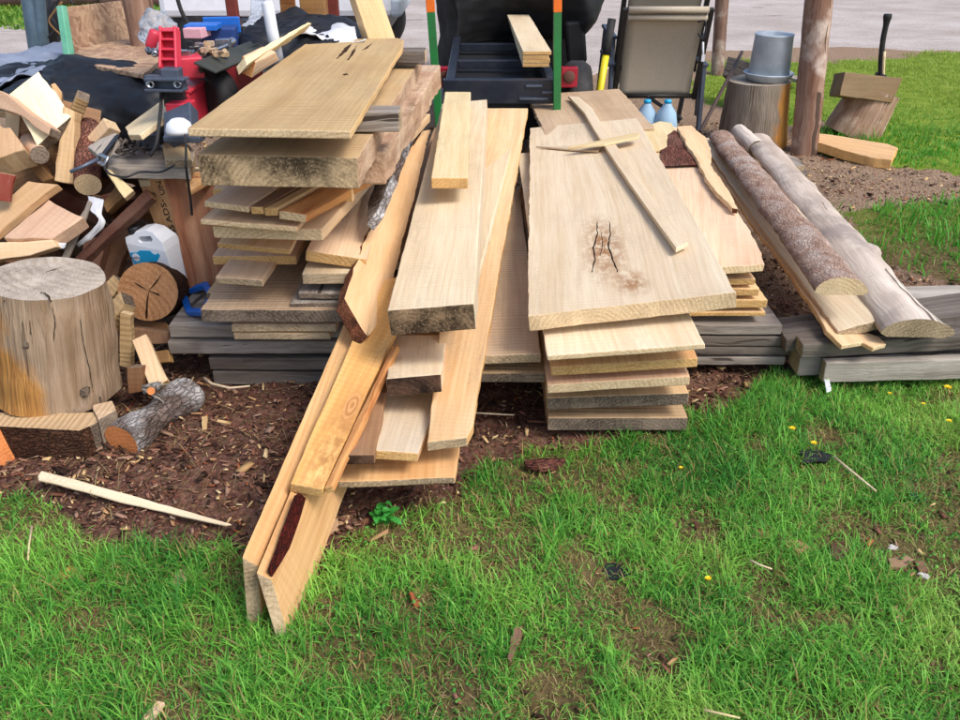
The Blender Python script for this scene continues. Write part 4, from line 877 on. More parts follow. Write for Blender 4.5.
# chipboard L-shaped ledge
ob = root('chipboard_ledge', P(105, 65, Y=3.7), 'chipboard ledge with upright back and green edge over the black sheet', 'ledge')
zs = P(110, 60, Y=3.7).z
slab('seat_panel', None, [(72, 55), (88, 63), (97, 66), (143, 74), (162, 59), (162, 50), (140, 36), (80, 48)], hz(zs), .02, ['osb', 'e_dirty'], parent=ob, wob=.003, xdir=(1, 0, 0))
pb = p3((75, 58, 3.95), (140, 38, 4.55), (66, 6, 4.02))
slab('back_panel', None, [(66, 7), (134, -1), (134, 20), (141, 38), (76, 57)], pb, .02, ['osb', 'e_dirty'], parent=ob, wob=.002, xdir=(1, 0, 0))
nb_ = pb[1] if pb[1].dot(CAM - pb[0]) > 0 else -pb[1]
slab('green_edge', None, [(62, 5), (67, 6), (76, 58), (70, 58)], (pb[0] + nb_ * .004, pb[1]), .03, ['greenedge'], parent=ob, wob=.001)
# sheets over the pile
sheetm('black_sheet', 'black plastic sheet draped over the firewood pile', [
    [P(-30, 112, Y=3.2), P(-30, 95, Y=3.4), P(-30, 80, Y=3.7), P(-30, 70, Y=4.0)], [P(40, 96, Y=3.12), P(42, 76, Y=3.35), P(46, 62, Y=3.7), P(50, 58, Y=4.0)],
    [P(60, 170, Y=3.35), P(66, 105, Y=3.3), P(66, 60, Y=3.6), P(70, 55, Y=4.0)], [P(105, 180, Y=3.35), P(105, 120, Y=3.3), P(104, 68, Y=3.55), P(108, 62, Y=3.9)],
    [P(150, 190, Y=3.3), P(150, 125, Y=3.25), P(148, 76, Y=3.45), P(150, 70, Y=3.8)], [P(185, 190, Y=3.3), P(182, 125, Y=3.3), P(176, 82, Y=3.5), P(176, 76, Y=3.8)]], ['blacktarp'], 'sheet', (70, 44), .035, 4.5, .004)
sheetm('grey_tarp', 'silver grey tarpaulin spread behind the firewood pile', [
    [P(-60, 90, Y=3.35), P(-60, 68, Y=3.8), P(-60, 58, Y=4.4), P(-60, 54, Y=4.9)], [P(-5, 92, Y=3.3), P(-5, 70, Y=3.75), P(-5, 57, Y=4.4), P(-5, 53, Y=4.9)],
    [P(22, 80, Y=3.35), P(26, 66, Y=3.75), P(30, 55, Y=4.4), P(34, 49, Y=4.9)], [P(44, 72, Y=3.55), P(48, 62, Y=3.85), P(54, 50, Y=4.4), P(58, 40, Y=4.9)], [P(60, 64, Y=3.8), P(66, 58, Y=4.0), P(70, 48, Y=4.4), P(72, 42, Y=4.9)]], ['greytarp'], 'tarpaulin', (60, 40), .04, 5, .004)
for lab, xb, yb, xt, yt, r_ in (('left steel pipe post of the pair behind the tarp', 37, 50, 29, -4, .045), ('right steel pipe post of the pair behind the tarp', 43, 47, 38, -4, .035)):
    bm = nb(); b_ = P(xb, yb, Y=5.1); t_ = P(xt, yt, Y=5.1); addtube(bm, [b_ - (t_ - b_) * 1.6, b_, t_, b_ + (t_ - b_) * 4.5], r_, 16); mk('pipe_post', bm, ['pipe'], label=lab, cat='post', group='pipe posts')
bm = nb(); bmesh.ops.create_icosphere(bm, subdivisions=3, radius=1)
for v_ in bm.verts:
    q = v_.co.copy(); v_.co = P(50, 22, Y=5.6) + Vector((q.x * .05, q.y * .1, q.z * .15)) * (1 + .25 * noise.noise(q * 2))
mk('black_sack', bm, ['blacktarp'], label='dark sack behind the pipe posts', cat='sack', smooth=True)
for k, c_ in enumerate(([(62, 2), (54, 12), (49, 22), (60, 34), (68, 38)], [(56, 0), (50, 14), (56, 26), (48, 38)], [(75, 5), (64, -4), (56, 6), (62, 20)])):
    bm = nb(); addtube(bm, curve_pts([P(x, y, Y=4.9 + k * .05) for x, y in c_], 16), .005, 5); mk('loose_wire', bm, ['blacksteel' if k else 'brown'], label=('dark wire crossing', 'thin bent wire hanging', 'loop of wire sticking up')[k] + ' left of the chipboard ledge', cat='wire')
logm('wood_post', 'peeled brown wooden post behind the clear bag', P(141, 32, Y=4.1) - Vector((0, 0, .9)), P(137, -10, Y=4.15) + Vector((0, 0, .9)), .062, .062, ['postwood', 'e_warm'], cat='post', amp=.12, freq=4, ns=24)
bm = nb(); b_ = P(237, 30, Y=4.4); addbar(bm, b_ - Vector((0, 0, 1.0)), b_ + Vector((-.02, 0, 1.5)), .05, .05, (0, 1, 0)); mk('steel_post', bm, ['rust'], label='red brown square steel post in front of the white vehicle', cat='post', bevel=.004)
bm = nb(); addbar(bm, P(237, 54, Y=4.32), P(236, 26, Y=4.32), .06, .02, (0, 1, 0)); mk('black_sleeve', bm, ['blacktarp'], label='black wrap round the foot of the red brown steel post', cat='wrap', bevel=.004)
bm = nb(); b_ = P(334, 20, Y=5.0); addbar(bm, b_ - Vector((0, 0, .9)), b_ + Vector((0, 0, 1.4)), .06, .05, (0, 1, 0)); mk('steel_post', bm, ['rust'], label='dark red post behind the black plastic left of the leaning plank', cat='post', bevel=.004)
bm = nb(); b_ = P(314, 26, Y=4.7); addbar(bm, b_ - Vector((0, 0, .9)), b_ + Vector((.02, 0, 1.4)), .13, .09, (0, 1, 0)); mk('wood_post', bm, ['brown'], label='thick square brown wooden post behind the black plastic', cat='post', bevel=.006)
bm = nb(); b_ = P(288, 6, Y=4.9); addbar(bm, b_ - Vector((0, 0, .9)), b_ + Vector((.0, 0, 1.4)), .08, .03, (0, 1, 0)); mk('wood_post', bm, ['orange'], label='narrow orange board upright behind the white pipe', cat='post', bevel=.004)
bm = nb(); addtube(bm, [P(279, 64, Y=3.35), P(272, 30, Y=3.36), P(267.5, 4, Y=3.37), P(266.8, 1, Y=3.37)], [.022, .022, .022, .018], 16); mk('white_pipe', bm, ['whitepvc'], label='white plastic pipe leaning upright behind the left stack', cat='pipe')
slab('leaning_plank', 'thick pale plank leaning steeply behind the far end of the left stack', [(353, -8), (380, -8), (396, 40), (369, 40)], p3((353, -8, 3.85), (383, -2, 3.9), (372, 40, 3.75)), .05, ['fresh', 'e_warm'], cat='plank', wob=.002, extr=(-.035, .04, 0))
slab('behind_board', 'pale board lying slanted behind the left stack under the white pipe', [(245, 57), (247, 65), (300, 30), (312, 23), (308, 22), (290, 32)], p3((245, 57, 2.95), (248, 65, 2.92), (310, 23, 3.6)), .05, ['pale', 'pinky'], cat='board', wob=.003)
slab('behind_board', 'short orange block behind the left stack under the slanted pale board', [(252, 78), (256, 62), (276, 52), (280, 60)], p3((252, 76, 3.0), (258, 62, 3.02), (280, 58, 3.2)), .05, ['fresh', 'orange'], cat='board', wob=.002)
sheetm('black_sheet', 'crumpled black plastic heap behind the left stack', [
    [P(238, 48, Y=3.5), P(242, 38, Y=3.7), P(248, 30, Y=4.0)], [P(258, 56, Y=3.4), P(262, 28, Y=3.7), P(266, 14, Y=4.0)], [P(285, 60, Y=3.4), P(284, 22, Y=3.75), P(286, 8, Y=4.1)],
    [P(320, 52, Y=3.55), P(316, 24, Y=3.8), P(318, 16, Y=4.2)], [P(352, 45, Y=3.7), P(345, 26, Y=3.9), P(340, 18, Y=4.3)], [P(385, 45, Y=3.8), P(370, 32, Y=4.0), P(352, 22, Y=4.4)]], ['blacktarp'], 'sheet', (56, 26), .05, 6, .004)
sheetm('white_bag', 'crumpled white plastic bag at the far edge of the left stack', [[P(296, 34, Y=3.6), P(308, 28, Y=3.75), P(318, 24, Y=3.9)], [P(318, 40, Y=3.62), P(322, 32, Y=3.78), P(328, 28, Y=3.9)], [P(340, 40, Y=3.62), P(338, 30, Y=3.75), P(342, 28, Y=3.9)], [P(366, 42, Y=3.62), P(356, 34, Y=3.75), P(352, 31, Y=3.9)]], ['whitepvc'], 'bag', (30, 14), .03, 10, .003)
sheetm('plastic_scrap', 'translucent whitish plastic hanging beside the red brown steel post', [[P(252, 0, Y=4.3), P(250, 16, Y=4.2), P(242, 28, Y=4.1)], [P(266, -2, Y=4.3), P(262, 14, Y=4.2), P(254, 26, Y=4.1)]], ['film'], 'plastic', (20, 14), .02, 10, .002)

# ------------------------------------------------------------------ white vehicle far left
vr = root('white_van', (-2.1, 8.4, 0), 'white van parked on the gravel behind the wood pile', 'van')
x0, x1, yv = P(158, 10, Y=8.0).x, P(392, 10, Y=8.0).x, 8.0
bm = nb(); zb = P(250, 18, Y=8.0).z
addbox(bm, ((x0 + x1) / 2, yv + .9, zb + .35), (x1 - x0, 1.8, .7)); addbox(bm, ((x0 + x1) / 2 - .1, yv + .95, zb + 1.15), (x1 - x0 - .5, 1.65, .9)); part('body', vr, bm, ['whitepaint'], bevel=.06)
bm = nb(); addbox(bm, ((x0 + x1) / 2, yv + .9, zb - .06), (x1 - x0 - .1, 1.6, .14)); part('underbody', vr, bm, ['blacksteel'], bevel=.01)
bm = nb(); addbox(bm, ((x0 + x1) / 2, yv + .06, zb - .02), (x1 - x0 - .9, .05, .035)); part('sill_trim', vr, bm, ['greysteel'], bevel=.01)
for k in range(3):
    bm = nb(); addbox(bm, (x0 + .55 + k * .62, yv + .115, zb + 1.17), (.5, .02, .5)); part('window', vr, bm, ['glass'], bevel=.02)
for xx in (x0 + .45, x1 - .35):
    for yy in (yv + .12, yv + 1.68):
        bm = nb(); addlathe(bm, (xx, yy, .33), [(.2, -.1), (.31, -.1), (.33, -.06), (.33, .06), (.31, .1), (.2, .1)], 32, rot=Matrix.Rotation(R(90), 3, 'X')); wh = part('wheel', vr, bm, ['rubber'])
        bm = nb(); addlathe(bm, (xx, yy, .33), [(.001, -.04), (.1, -.06), (.2, -.09), (.2, .09), (.1, .06), (.001, .04)], 24, rot=Matrix.Rotation(R(90), 3, 'X')); part('rim', wh, bm, ['galv'])
bm = nb(); addbox(bm, (x1 + .03, yv + .9, zb + .08), (.1, 1.75, .16)); part('bumper', vr, bm, ['galv'], bevel=.03)
bm = nb(); addtube(bm, curve_pts([P(176, -6, Y=7.6), P(181, 10, Y=7.6), P(186, 20, Y=7.6), P(190, 26, Y=7.6)], 12), .018, 8); mk('loose_wire', bm, ['rubber'], label='thick black cable hanging in front of the white van', cat='wire')
for k in range(5):
    x_ = -7.6 + k * .95; logm('border_log', 'weathered pinkish border log, number of a row edging the far lawn'.replace(', number of a row', ' in the row'), (x_, 13.9 + .1 * (k % 2), .18), (x_ + .92, 13.95, .18), .2, .19, ['rock', 'e_dirty'], group='border logs of the far lawn', cat='log', amp=.12, freq=2)

# ------------------------------------------------------------------ sawmill
mr = root('sawmill', P(500, 100, Y=5.2), 'portable sawmill with navy bed, green orange uprights under a black cover', 'sawmill')
zt, zb_ = P(500, 80, Y=4.9).z, P(500, 104, Y=4.9).z
xl, xr = P(443, 90, Y=4.9).x, P(559, 90, Y=4.9).x
bm = nb(); addbox(bm, ((xl + xr) / 2, 4.93, (zt + zb_) / 2), (xr - xl, .06, zt - zb_)); part('front_rail', mr, bm, ['navy'], bevel=.004)
for xx in (xl + .04, xr - .04):
    bm = nb(); addbox(bm, (xx, 6.4, zt - .03), (.05, 2.9, .06)); part('bed_rail', mr, bm, ['navy'], bevel=.004)
for yy in (5.6, 6.3, 7.0):
    bm = nb(); addbox(bm, ((xl + xr) / 2, yy, zt - .03), (xr - xl - .14, .05, .05)); part('cross_bunk', mr, bm, ['navy'], bevel=.004)
bm = nb(); addbox(bm, ((xl + xr) / 2, 6.6, zb_ - .1), (xr - xl - .1, 3.0, .3)); part('trailer_frame', mr, bm, ['blackcover'], bevel=.01)
for k in range(3):
    bm = nb(); addbox(bm, (xr - .14 + .09 * (k % 2), 4.895, zt - .03 - .035 * k), (.09 if k < 2 else .16, .012, .012)); part('latch', mr, bm, ['greysteel'])
for xa, xb in ((437, 430), (557, 557.5)):
    b_, t_ = P(xa, 95, Y=4.86), P(xb, 0, Y=4.86); d = (t_ - b_).normalized(); zo = P(xb, 12, Y=4.86).z; sp = b_ + d * ((zo - b_.z) / d.z)
    bm = nb(); addbar(bm, b_ - d * .42, sp, .042, .042, (0, 1, 0)); up_ = part('upright', mr, bm, ['green'], bevel=.003)
    bm = nb(); addbar(bm, sp, sp + d * 1.3, .044, .044, (0, 1, 0)); part('upright_tip', mr, bm, ['orangep'], bevel=.003)
for xx, Y0 in ((445, 5.35), (569, 5.35)):
    bm = nb(); addbox(bm, P(xx, 77, Y=Y0), (.10, .05, .12)); lt = part('tail_light', mr, bm, ['redglass'], bevel=.006)
    bm = nb(); addlathe(bm, P(xx, 77, Y=Y0 - .026), [(.036, 0), (.036, .006), (.028, .012), (.0001, .014)], 20, rot=Matrix.Rotation(R(90), 3, 'X')); part('reflector', lt, bm, ['darkred'])
wc = P(577, 80, Y=5.55)
bm = nb(); addlathe(bm, (wc.x, wc.y, .28), [(.12, -.08), (.25, -.08), (.28, -.04), (.28, .04), (.25, .08), (.12, .08)], 28, rot=Matrix.Rotation(R(90), 3, 'Y')); wh = part('wheel', mr, bm, ['rubber'])
bm = nb(); addlathe(bm, (wc.x, wc.y, .28), [(.001, -.03), (.12, -.06), (.12, .06), (.001, .03)], 20, rot=Matrix.Rotation(R(90), 3, 'Y')); part('rim', wh, bm, ['greysteel'])
bm = nb(); addbar(bm, P(577, 62, Y=6.6), P(574, 20, Y=6.6), .14, .14, (0, 1, 0)); part('support_leg', mr, bm, ['blackcover'], bevel=.02)
# black cover: hood over the saw head, open at the front bottom
def arch(px, yb, Yd): return P(px, yb, Y=Yd)
sheetm('cover', None, [
    [P(437, 68, Y=6.9), P(440, 30, Y=6.85), P(434, -10, Y=6.85), P(436, -60, Y=7.0), P(440, -66, Y=7.6)], [P(452, 69, Y=6.6), P(456, 25, Y=6.6), P(454, -12, Y=6.6), P(456, -62, Y=6.8), P(460, -70, Y=7.6)],
    [P(462, 46, Y=6.75), P(470, 20, Y=6.7), P(474, -12, Y=6.7), P(478, -62, Y=6.8), P(480, -70, Y=7.6)], [P(510, 42, Y=6.95), P(515, 16, Y=6.9), P(515, -12, Y=6.8), P(515, -64, Y=6.8), P(515, -72, Y=7.6)],
    [P(556, 40, Y=6.8), P(560, 20, Y=6.7), P(560, -12, Y=6.6), P(560, -62, Y=6.8), P(560, -70, Y=7.6)], [P(584, 34, Y=6.55), P(588, 18, Y=6.5), P(588, -12, Y=6.5), P(588, -60, Y=6.8), P(588, -68, Y=7.6)], [P(600, 16, Y=6.8), P(606, 2, Y=6.75), P(608, -14, Y=6.8), P(606, -58, Y=7.0), P(606, -66, Y=7.6)]],
    ['blackcover'], 'cover', (60, 50), .035, 2.6, .006, parent=mr)
bm = nb(); addbox(bm, (P(515, 20, Y=7.5).x, 7.7, P(515, 20, Y=7.5).z + .25), (1.1, 1.2, 1.3)); part('saw_head', mr, bm, ['blackcover'], bevel=.08)
GM = 'thin boards stacked on the sawmill bed'
for k in range(4):
    yy = 66.5 - 3.9 * k - 3.0
    B('thin_board', ('lowest', 'second', 'third', 'topmost')[k] + ' thin fresh board on the sawmill bed', 523 + .0 * k, 550 + (1.5 if k == 3 else -1 + k % 2), yy - (0 if k < 3 else .5), 5.1, 1.75, .019, ['pale', 'e_warm'], yaw=-.6 - .25 * k, group=GM, wob=.001, bevel=.001)
# yellow handled tool
hr = root('yellow_handled_tool', P(600, 97, Y=5.5), 'yellow shafted tool with black grip leaning beside the sawmill', 'tool')
b_, m_, t_ = P(599, 97, Y=5.5), P(606, 55, Y=5.55), P(612, 19, Y=5.6)
bm = nb(); addtube(bm, [b_ - (m_ - b_) * .9, b_, m_], .022, 12); part('shaft', hr, bm, ['yellow'])
bm = nb(); addtube(bm, [m_, m_.lerp(t_, .5), t_], [.026, .024, .026], 12); part('grip', hr, bm, ['rubber'])
bm = nb(); e_ = b_ - (m_ - b_) * .9; addbox(bm, e_, (.12, .04, .08)); part('tool_head', hr, bm, ['blacksteel'], bevel=.01)
# ------------------------------------------------------------------ patio chairs (two, nested)
def chair(loc, label, dz):
    r_ = root('patio_chair', loc, label, 'chair', 'patio chairs nested together'); o = Vector(loc)
    W2 = .265
    def q(x, y, z): return o + Vector((x, y, z))
    bl, bt = (0, .30), (-.20, .86)      # back: (y,z) from seat junction to top, leaning towards camera at top
    bm = nb(); n_ = 14
    V = []
    for i in range(n_ + 1):
        t = i / n_; yy = bl[0] + (bt[0] - bl[0]) * t + .03 * math.sin(t * 3.14); zz = bl[1] + (bt[1] - bl[1]) * t
        V.append([bm.verts.new(q(-W2 + .03 + (2 * W2 - .06) * j / 8, yy + .012 * math.sin(j / 8 * 3.14), zz)) for j in range(9)])
    for i in range(n_):
        for j in range(8): bm.faces.new([V[i][j], V[i][j + 1], V[i + 1][j + 1], V[i + 1][j]])
    s = part('back_sling', r_, bm, ['sling'], smooth=True); md = s.modifiers.new('solidify', 'SOLIDIFY'); md.thickness = .006
    bm = nb(); V = []
    for i in range(9):
        t = i / 8; V.append([bm.verts.new(q(-W2 + .03 + (2 * W2 - .06) * j / 8, .02 + .44 * t, .31 + .1 * t - .04 * math.sin(t * 3.14))) for j in range(9)])
    for i in range(8):
        for j in range(8): bm.faces.new([V[i][j], V[i][j + 1], V[i + 1][j + 1], V[i + 1][j]])
    s = part('seat_sling', r_, bm, ['sling'], smooth=True); md = s.modifiers.new('solidify', 'SOLIDIFY'); md.thickness = .006
    for zz, rr in ((.0, .016), (.985, .020), (.90, .018)):
        bm = nb(); yy = bl[0] + (bt[0] - bl[0]) * zz; hh = bl[1] + (bt[1] - bl[1]) * zz
        addtube(bm, [q(-W2 + .02, yy - .012, hh), q(W2 - .02, yy - .012, hh)], rr, 10); part('cross_bar', r_, bm, ['chairdark' if zz < .5 else 'sling'])
    for sgn in (-1, 1):
        x_ = sgn * W2
        bm = nb(); addbar(bm, q(x_, .0, .28), q(x_, bt[0], bt[1]), .03, .03, (1, 0, 0)); part('back_post', r_, bm, ['chairdark'], bevel=.004)
        x2 = sgn * (W2 + .035)
        bm = nb(); addbar(bm, q(x2, -.10, 0), q(x2, -.03, .50), .028, .045, (0, 1, 0)); part('leg', r_, bm, ['chairframe'], bevel=.006)
        bm = nb(); addbar(bm, q(x2, .55, 0), q(x2, .36, .50), .028, .045, (0, 1, 0)); part('leg', r_, bm, ['chairframe'], bevel=.006)
        bm = nb(); addbar(bm, q(x2, -.06, .50), q(x2, .40, .52), .05, .022); part('armrest', r_, bm, ['chairframe'], bevel=.006)
    bm = nb(); addbar(bm, q(-.05, -.02, .3), q(W2, .3, .08), .03, .02); addbar(bm, q(-W2, .3, .08), q(W2, .3, .08), .03, .02); part('stretcher', r_, bm, ['chairframe'], bevel=.004)
    return r_
cc = P(655, 100, Y=5.75)
chair((cc.x, 5.80, .0), 'taupe sling patio chair seen from behind, nearer of the nested pair', 0)
chair((cc.x + .03, 6.02, .14), 'second patio chair nested behind and above the first, its back edge on top', .1)
# hook on chair
bm = nb(); addtube(bm, curve_pts([P(698, 22, Y=5.6), P(704, 20, Y=5.6), P(706, 28, Y=5.6), P(703, 39, Y=5.6), P(698, 33, Y=5.6)], 18), .006, 6); mk('snap_hook', bm, ['blacksteel'], label='dark snap hook hanging from the right of the chair back', cat='hook')
bm = nb(); addtube(bm, [P(703, 42, Y=5.6), P(703, 62, Y=5.6)], .007, 8); addbox(bm, P(703, 58, Y=5.6), (.02, .015, .04)); mk('white_tag', bm, ['whitepvc'], label='white cord tail below the snap hook', cat='cord')
for lab, x, Y0 in (('left one of two pale blue water jugs under the patio chair', 644, 5.25), ('right one of two pale blue water jugs under the patio chair', 664, 5.2)):
    b_ = P(x, 140, Y=Y0); b_.z = .03; r_ = root('water_jug', b_, lab, 'jug', 'pale blue water jugs')
    top = P(x, 101, Y=Y0).z - .03
    bm = nb(); addlathe(bm, b_, [(.06, 0), (.068, .01), (.07, top * .62), (.055, top * .82), (.022, top * .95), (.02, top)], 24); part('bottle', r_, bm, ['jug'])
    bm = nb(); addlathe(bm, b_ + Vector((0, 0, top)), [(.022, -.012), (.022, .008), (.0001, .01)], 16); part('cap', r_, bm, ['cyan'])
# posts
b_ = P(804, 152, z=0); t_ = P(819, 0, Y=b_.y + .05); d = (t_ - b_).normalized()
logm('timber_post', 'thick reddish brown peeled log post between the two chopping stumps', b_ - d * .1, b_ + d * 2.7, .085, .072, ['postwood', 'e_warm'], cat='post', amp=.09, freq=3.5, seg=50, ns=26)
b_ = P(717, 74, z=0); t_ = P(722, 0, Y=b_.y + .05); d = (t_ - b_).normalized()
logm('timber_post', 'thin grey brown log post standing behind the patio chairs', b_ - d * .1, b_ + d * 2.9, .062, .055, ['postwood2', 'e_warm'], cat='post', amp=.08, freq=4, seg=40, ns=20)
# stump with bucket
sb_ = P(761, 152, z=0); sb_.y += .22
zt_ = P(761, 86, Y=sb_.y - .2).z
logm('bucket_stump', 'grey stump with one orange split face carrying the metal bucket', sb_, sb_ + Vector((-.01, 0, zt_)), .225, .2, ['stumporange', 'e_stumptop'], cat='stump', amp=.05, freq=4, ns=40, seg=16)
bk = root('metal_bucket', (sb_.x + .03, sb_.y, zt_), 'galvanised metal bucket standing upside up in a wide pan on the grey stump', 'bucket')
bo = Vector((sb_.x + .035, sb_.y - .02, zt_ + .005))
bm = nb(); addlathe(bm, bo, [(.115, .02), (.13, .03), (.118, .27), (.123, .277), (.118, .284), (.11, .277), (.105, .06), (.0001, .05)], 36); part('bucket_wall', bk, bm, ['galv'])
bm = nb(); addlathe(bm, bo, [(.0001, .0), (.13, .0), (.155, .04), (.16, .045), (.155, .05), (.128, .012), (.0001, .012)], 36); part('base_pan', bk, bm, ['galv'])
bm = nb(); addtube(bm, [P(700, 132, Y=5.0), P(742, 52, Y=6.0)], .012, 8); mk('iron_rod', bm, ['rustrod'], label='thin dark iron rod leaning beside the bucket stump', cat='rod')
slab('wood_block', 'grey timber block on the grass behind the bucket stump', [(722, 76), (728, 56), (755, 64), (752, 78)], p3((722, 76, 6.9), (728, 57, 7.0), (755, 66, 6.7)), .2, ['greydark', 'e_grey'], cat='block', wob=.006)
slab('grey_stick', 'thin grey stick on the grass right of the bucket', [(790, 73), (800, 77), (800, 80), (788, 77)], hz(.1), .03, ['grey', 'e_grey'], cat='stick')
# chopping stump with block and axe
cb = P(862, 142, z=0); cb.y += .2; tilt = Vector((.10, .0, .28)).normalized()
logm('chopping_stump', 'leaning pinkish stump under the square grey block with the axe', cb, cb + tilt * .33, .185, .165, ['pinkstump', 'e_dirty'], cat='stump', amp=.07, freq=4, ns=36, seg=14)
pl = p3((840, 96, cb.y - .2), (890, 102, cb.y - .17), (846, 73, cb.y - .16))
slab('chopping_block', 'square grey brown block sitting tilted on the leaning stump', [(840, 95), (845, 72), (903, 78), (892, 103)], pl, .3, ['blockwood', 'blockwood'], cat='block', wob=.004, extr=(.01, .2, -.045), xdir=(1, 0, 0))
axr = root('axe', P(881, 72, Y=cb.y - .02), 'axe with black and pale handle stuck upright in the grey block', 'axe')
bm = nb(); hpts = curve_pts([P(880.5, 78, Y=cb.y), P(881, 60, Y=cb.y), P(883, 40, Y=cb.y), P(886, 25, Y=cb.y), P(888, 14, Y=cb.y)], 14)
addtube(bm, hpts, [.018] * 11 + [.02, .024, .028, .026], 10); part('handle', axr, bm, ['rubber'])
bm = nb(); addtube(bm, [p + Vector((.012, -.016, 0)) for p in hpts[:6]], .010, 8); part('handle_stripe', axr, bm, ['pale'])
bm = nb(); addbox(bm, P(880, 78, Y=cb.y + .0), (.03, .12, .06)); part('axe_head', axr, bm, ['blacksteel'], bevel=.005)
slab('split_log', 'split log with orange face lying in front of the leaning stump', [(816, 133), (826, 134), (888, 144), (898, 148), (892, 160), (870, 157), (840, 149), (818, 142)], p3((818, 140, 5.5), (892, 157, 5.15), (830, 134, 5.62)), .06, ['pinky', 'warm', 'warm'], cat='log', wob=.008)
for lab, pix, h_, m in (('grey weathered block near the foot of the log post', [(767, 156), (780, 151), (797, 158), (806, 165), (790, 168), (772, 163)], .1, 'grey'), ('small dark grey timber end beyond the debarked half log', [(780, 166), (800, 162), (808, 172), (798, 178), (785, 174)], .07, 'greydark')):
    slab('wood_block', lab, pix, hz(h_), h_, [m, 'e_grey'], cat='block', wob=.006)

# ------------------------------------------------------------------ small things on the ground
wr = root('leafy_weed', P(385, 525, z=0), 'broad leaved green weed on the mulch below the yellow board', 'weed')
for k in range(26):
    a = k * 2.4; ln = random.uniform(.03, .052); el = random.uniform(.15, 1.2); o_ = Vector(wr.location) + Vector((random.uniform(-.02, .02), random.uniform(-.02, .02), random.uniform(0, .045)))
    d = Vector((math.cos(a) * math.cos(el), math.sin(a) * math.cos(el), math.sin(el))); s_ = d.cross(Vector((0, 0, 1))).normalized(); u = s_.cross(d)
    bm = nb(); rows_ = []
    for i in range(8):
        t = i / 7; w_ = ln * .27 * math.sin(math.pi * min(1, t * .92 + .08)) ** .7 * (1 - .12 * (i % 2)) ; c_ = o_ + d * ln * t - Vector((0, 0, 1)) * ln * .45 * t * t
        rows_.append([bm.verts.new(c_ + s_ * w_ * q_ + u * abs(q_) * w_ * .25) for q_ in (-1, 0, 1)])
    for i in range(7):
        for j in range(2): bm.faces.new([rows_[i][j], rows_[i][j + 1], rows_[i + 1][j + 1], rows_[i + 1][j]])
    part('leaf', wr, bm, ['leaf'], smooth=True)
FL = [(945, 397, 'rightmost dandelion, open beside the silver plank'), (888, 401, 'small dandelion second from the right near the silver plank'), (922, 409, 'half open dandelion between the two rightmost ones'), (947, 428, 'low dandelion near the right edge of the picture'), (812, 452, 'dandelion just above the dark scrap piece in the grass'), (791, 435, 'pale dandelion in the grass below the grey bearers'), (707, 586, 'lone dandelion in the lower right lawn'), (680, 475, 'faint dandelion in the lawn right of the front stack')]
fp = None
for x, y, lab in FL:
    g0 = P(x, y, z=0.03); g0.z = .0
    if fp is None:
        fp = root('dandelion', g0, lab, 'flower', 'yellow dandelions in the grass')
        bm = nb(); addtube(bm, [g0, g0 + Vector((.003, 0, .045)), g0 + Vector((.001, 0, .062))], .0016, 6); f1 = part('stem', fp, bm, ['stem'])
        bm = nb()
        for k in range(26):
            a = k * 2.4; rr = .004 + .010 * (k / 26); c_ = g0 + Vector((0, 0, .064 + .004 * (1 - k / 26)))
            d = Vector((math.cos(a), math.sin(a), .35)); s_ = Vector((-math.sin(a), math.cos(a), 0)) * .002
            vs_ = [bm.verts.new(c_ - s_), bm.verts.new(c_ + s_), bm.verts.new(c_ + d * rr + s_ * 1.3), bm.verts.new(c_ + d * rr - s_ * 1.3)]; bm.faces.new(vs_)
        f2 = part('flower_head', fp, bm, ['petal'])
    else:
        c_ = fp.copy(); COL.objects.link(c_); c_.location = g0; c_['label'] = lab; sc_ = random.uniform(.5, .85); c_.scale = (sc_, sc_, random.uniform(.7, 1.1))
        for ch in (f1, f2):
            h_ = ch.copy(); COL.objects.link(h_); h_.parent = c_
def scrap(name, label, pix, h, th, mat, cat, wob=.004, ex=None):
    slab(name, label, pix, hz(h * (.45 if pix[0][1] > 470 else 1)), th, [mat], None, cat, wob=wob * 1.3, bevel=.001, cut=.008, warp=.012)
scrap('black_scrap', 'black lump of scrap in the middle of the lawn', [(601, 565), (610, 561), (625, 563), (631, 572), (620, 578), (606, 577)], .03, .02, 'blacklump', 'scrap', .012)
scrap('rubber_scrap', 'flat dark scrap piece with a stick in the upper right lawn', [(800, 452), (818, 450), (833, 455), (826, 463), (803, 464)], .03, .012, 'blacklump', 'scrap', .009)
scrap('rubber_scrap', 'small dark scrap at the right of the lawn beside no stick', [(907, 490), (918, 492), (922, 500), (912, 499)], .025, .01, 'blacklump', 'scrap')
scrap('bark_scrap', 'narrow brown bark strip standing in the lower lawn', [(514, 630), (522, 628), (519, 642), (511, 663), (507, 660)], .035, .008, 'shade', 'bark')
scrap('bark_scrap', 'dark brown bark chunk cluster piece at the right of the lawn', [(832, 545), (846, 540), (850, 551), (838, 560), (830, 556)], .03, .02, 'darkred', 'bark')
scrap('bark_scrap', 'brown curled bark piece beside the white feather', [(887, 560), (905, 557), (915, 561), (904, 570), (890, 569)], .03, .01, 'brown', 'bark')
scrap('bark_scrap', 'dark bark piece right of the curled brown bark', [(913, 560), (925, 560), (930, 570), (920, 574)], .03, .015, 'shade', 'bark')
scrap('wood_chip', 'greenish tan flat chip lying flat in the right lawn', [(747, 529), (760, 528), (778, 533), (770, 539), (752, 538)], .028, .008, 'brown', 'wood chip')
scrap('wood_chip', 'olive tan chip next to the greenish one in the right lawn', [(783, 540), (800, 540), (811, 547), (800, 553), (786, 548)], .028, .008, 'brown', 'wood chip')
scrap('wood_chip', 'orange tan chip pointing up in the lower right lawn', [(890, 606), (897, 604), (905, 622), (899, 630), (893, 620)], .035, .008, 'slabtop', 'wood chip')
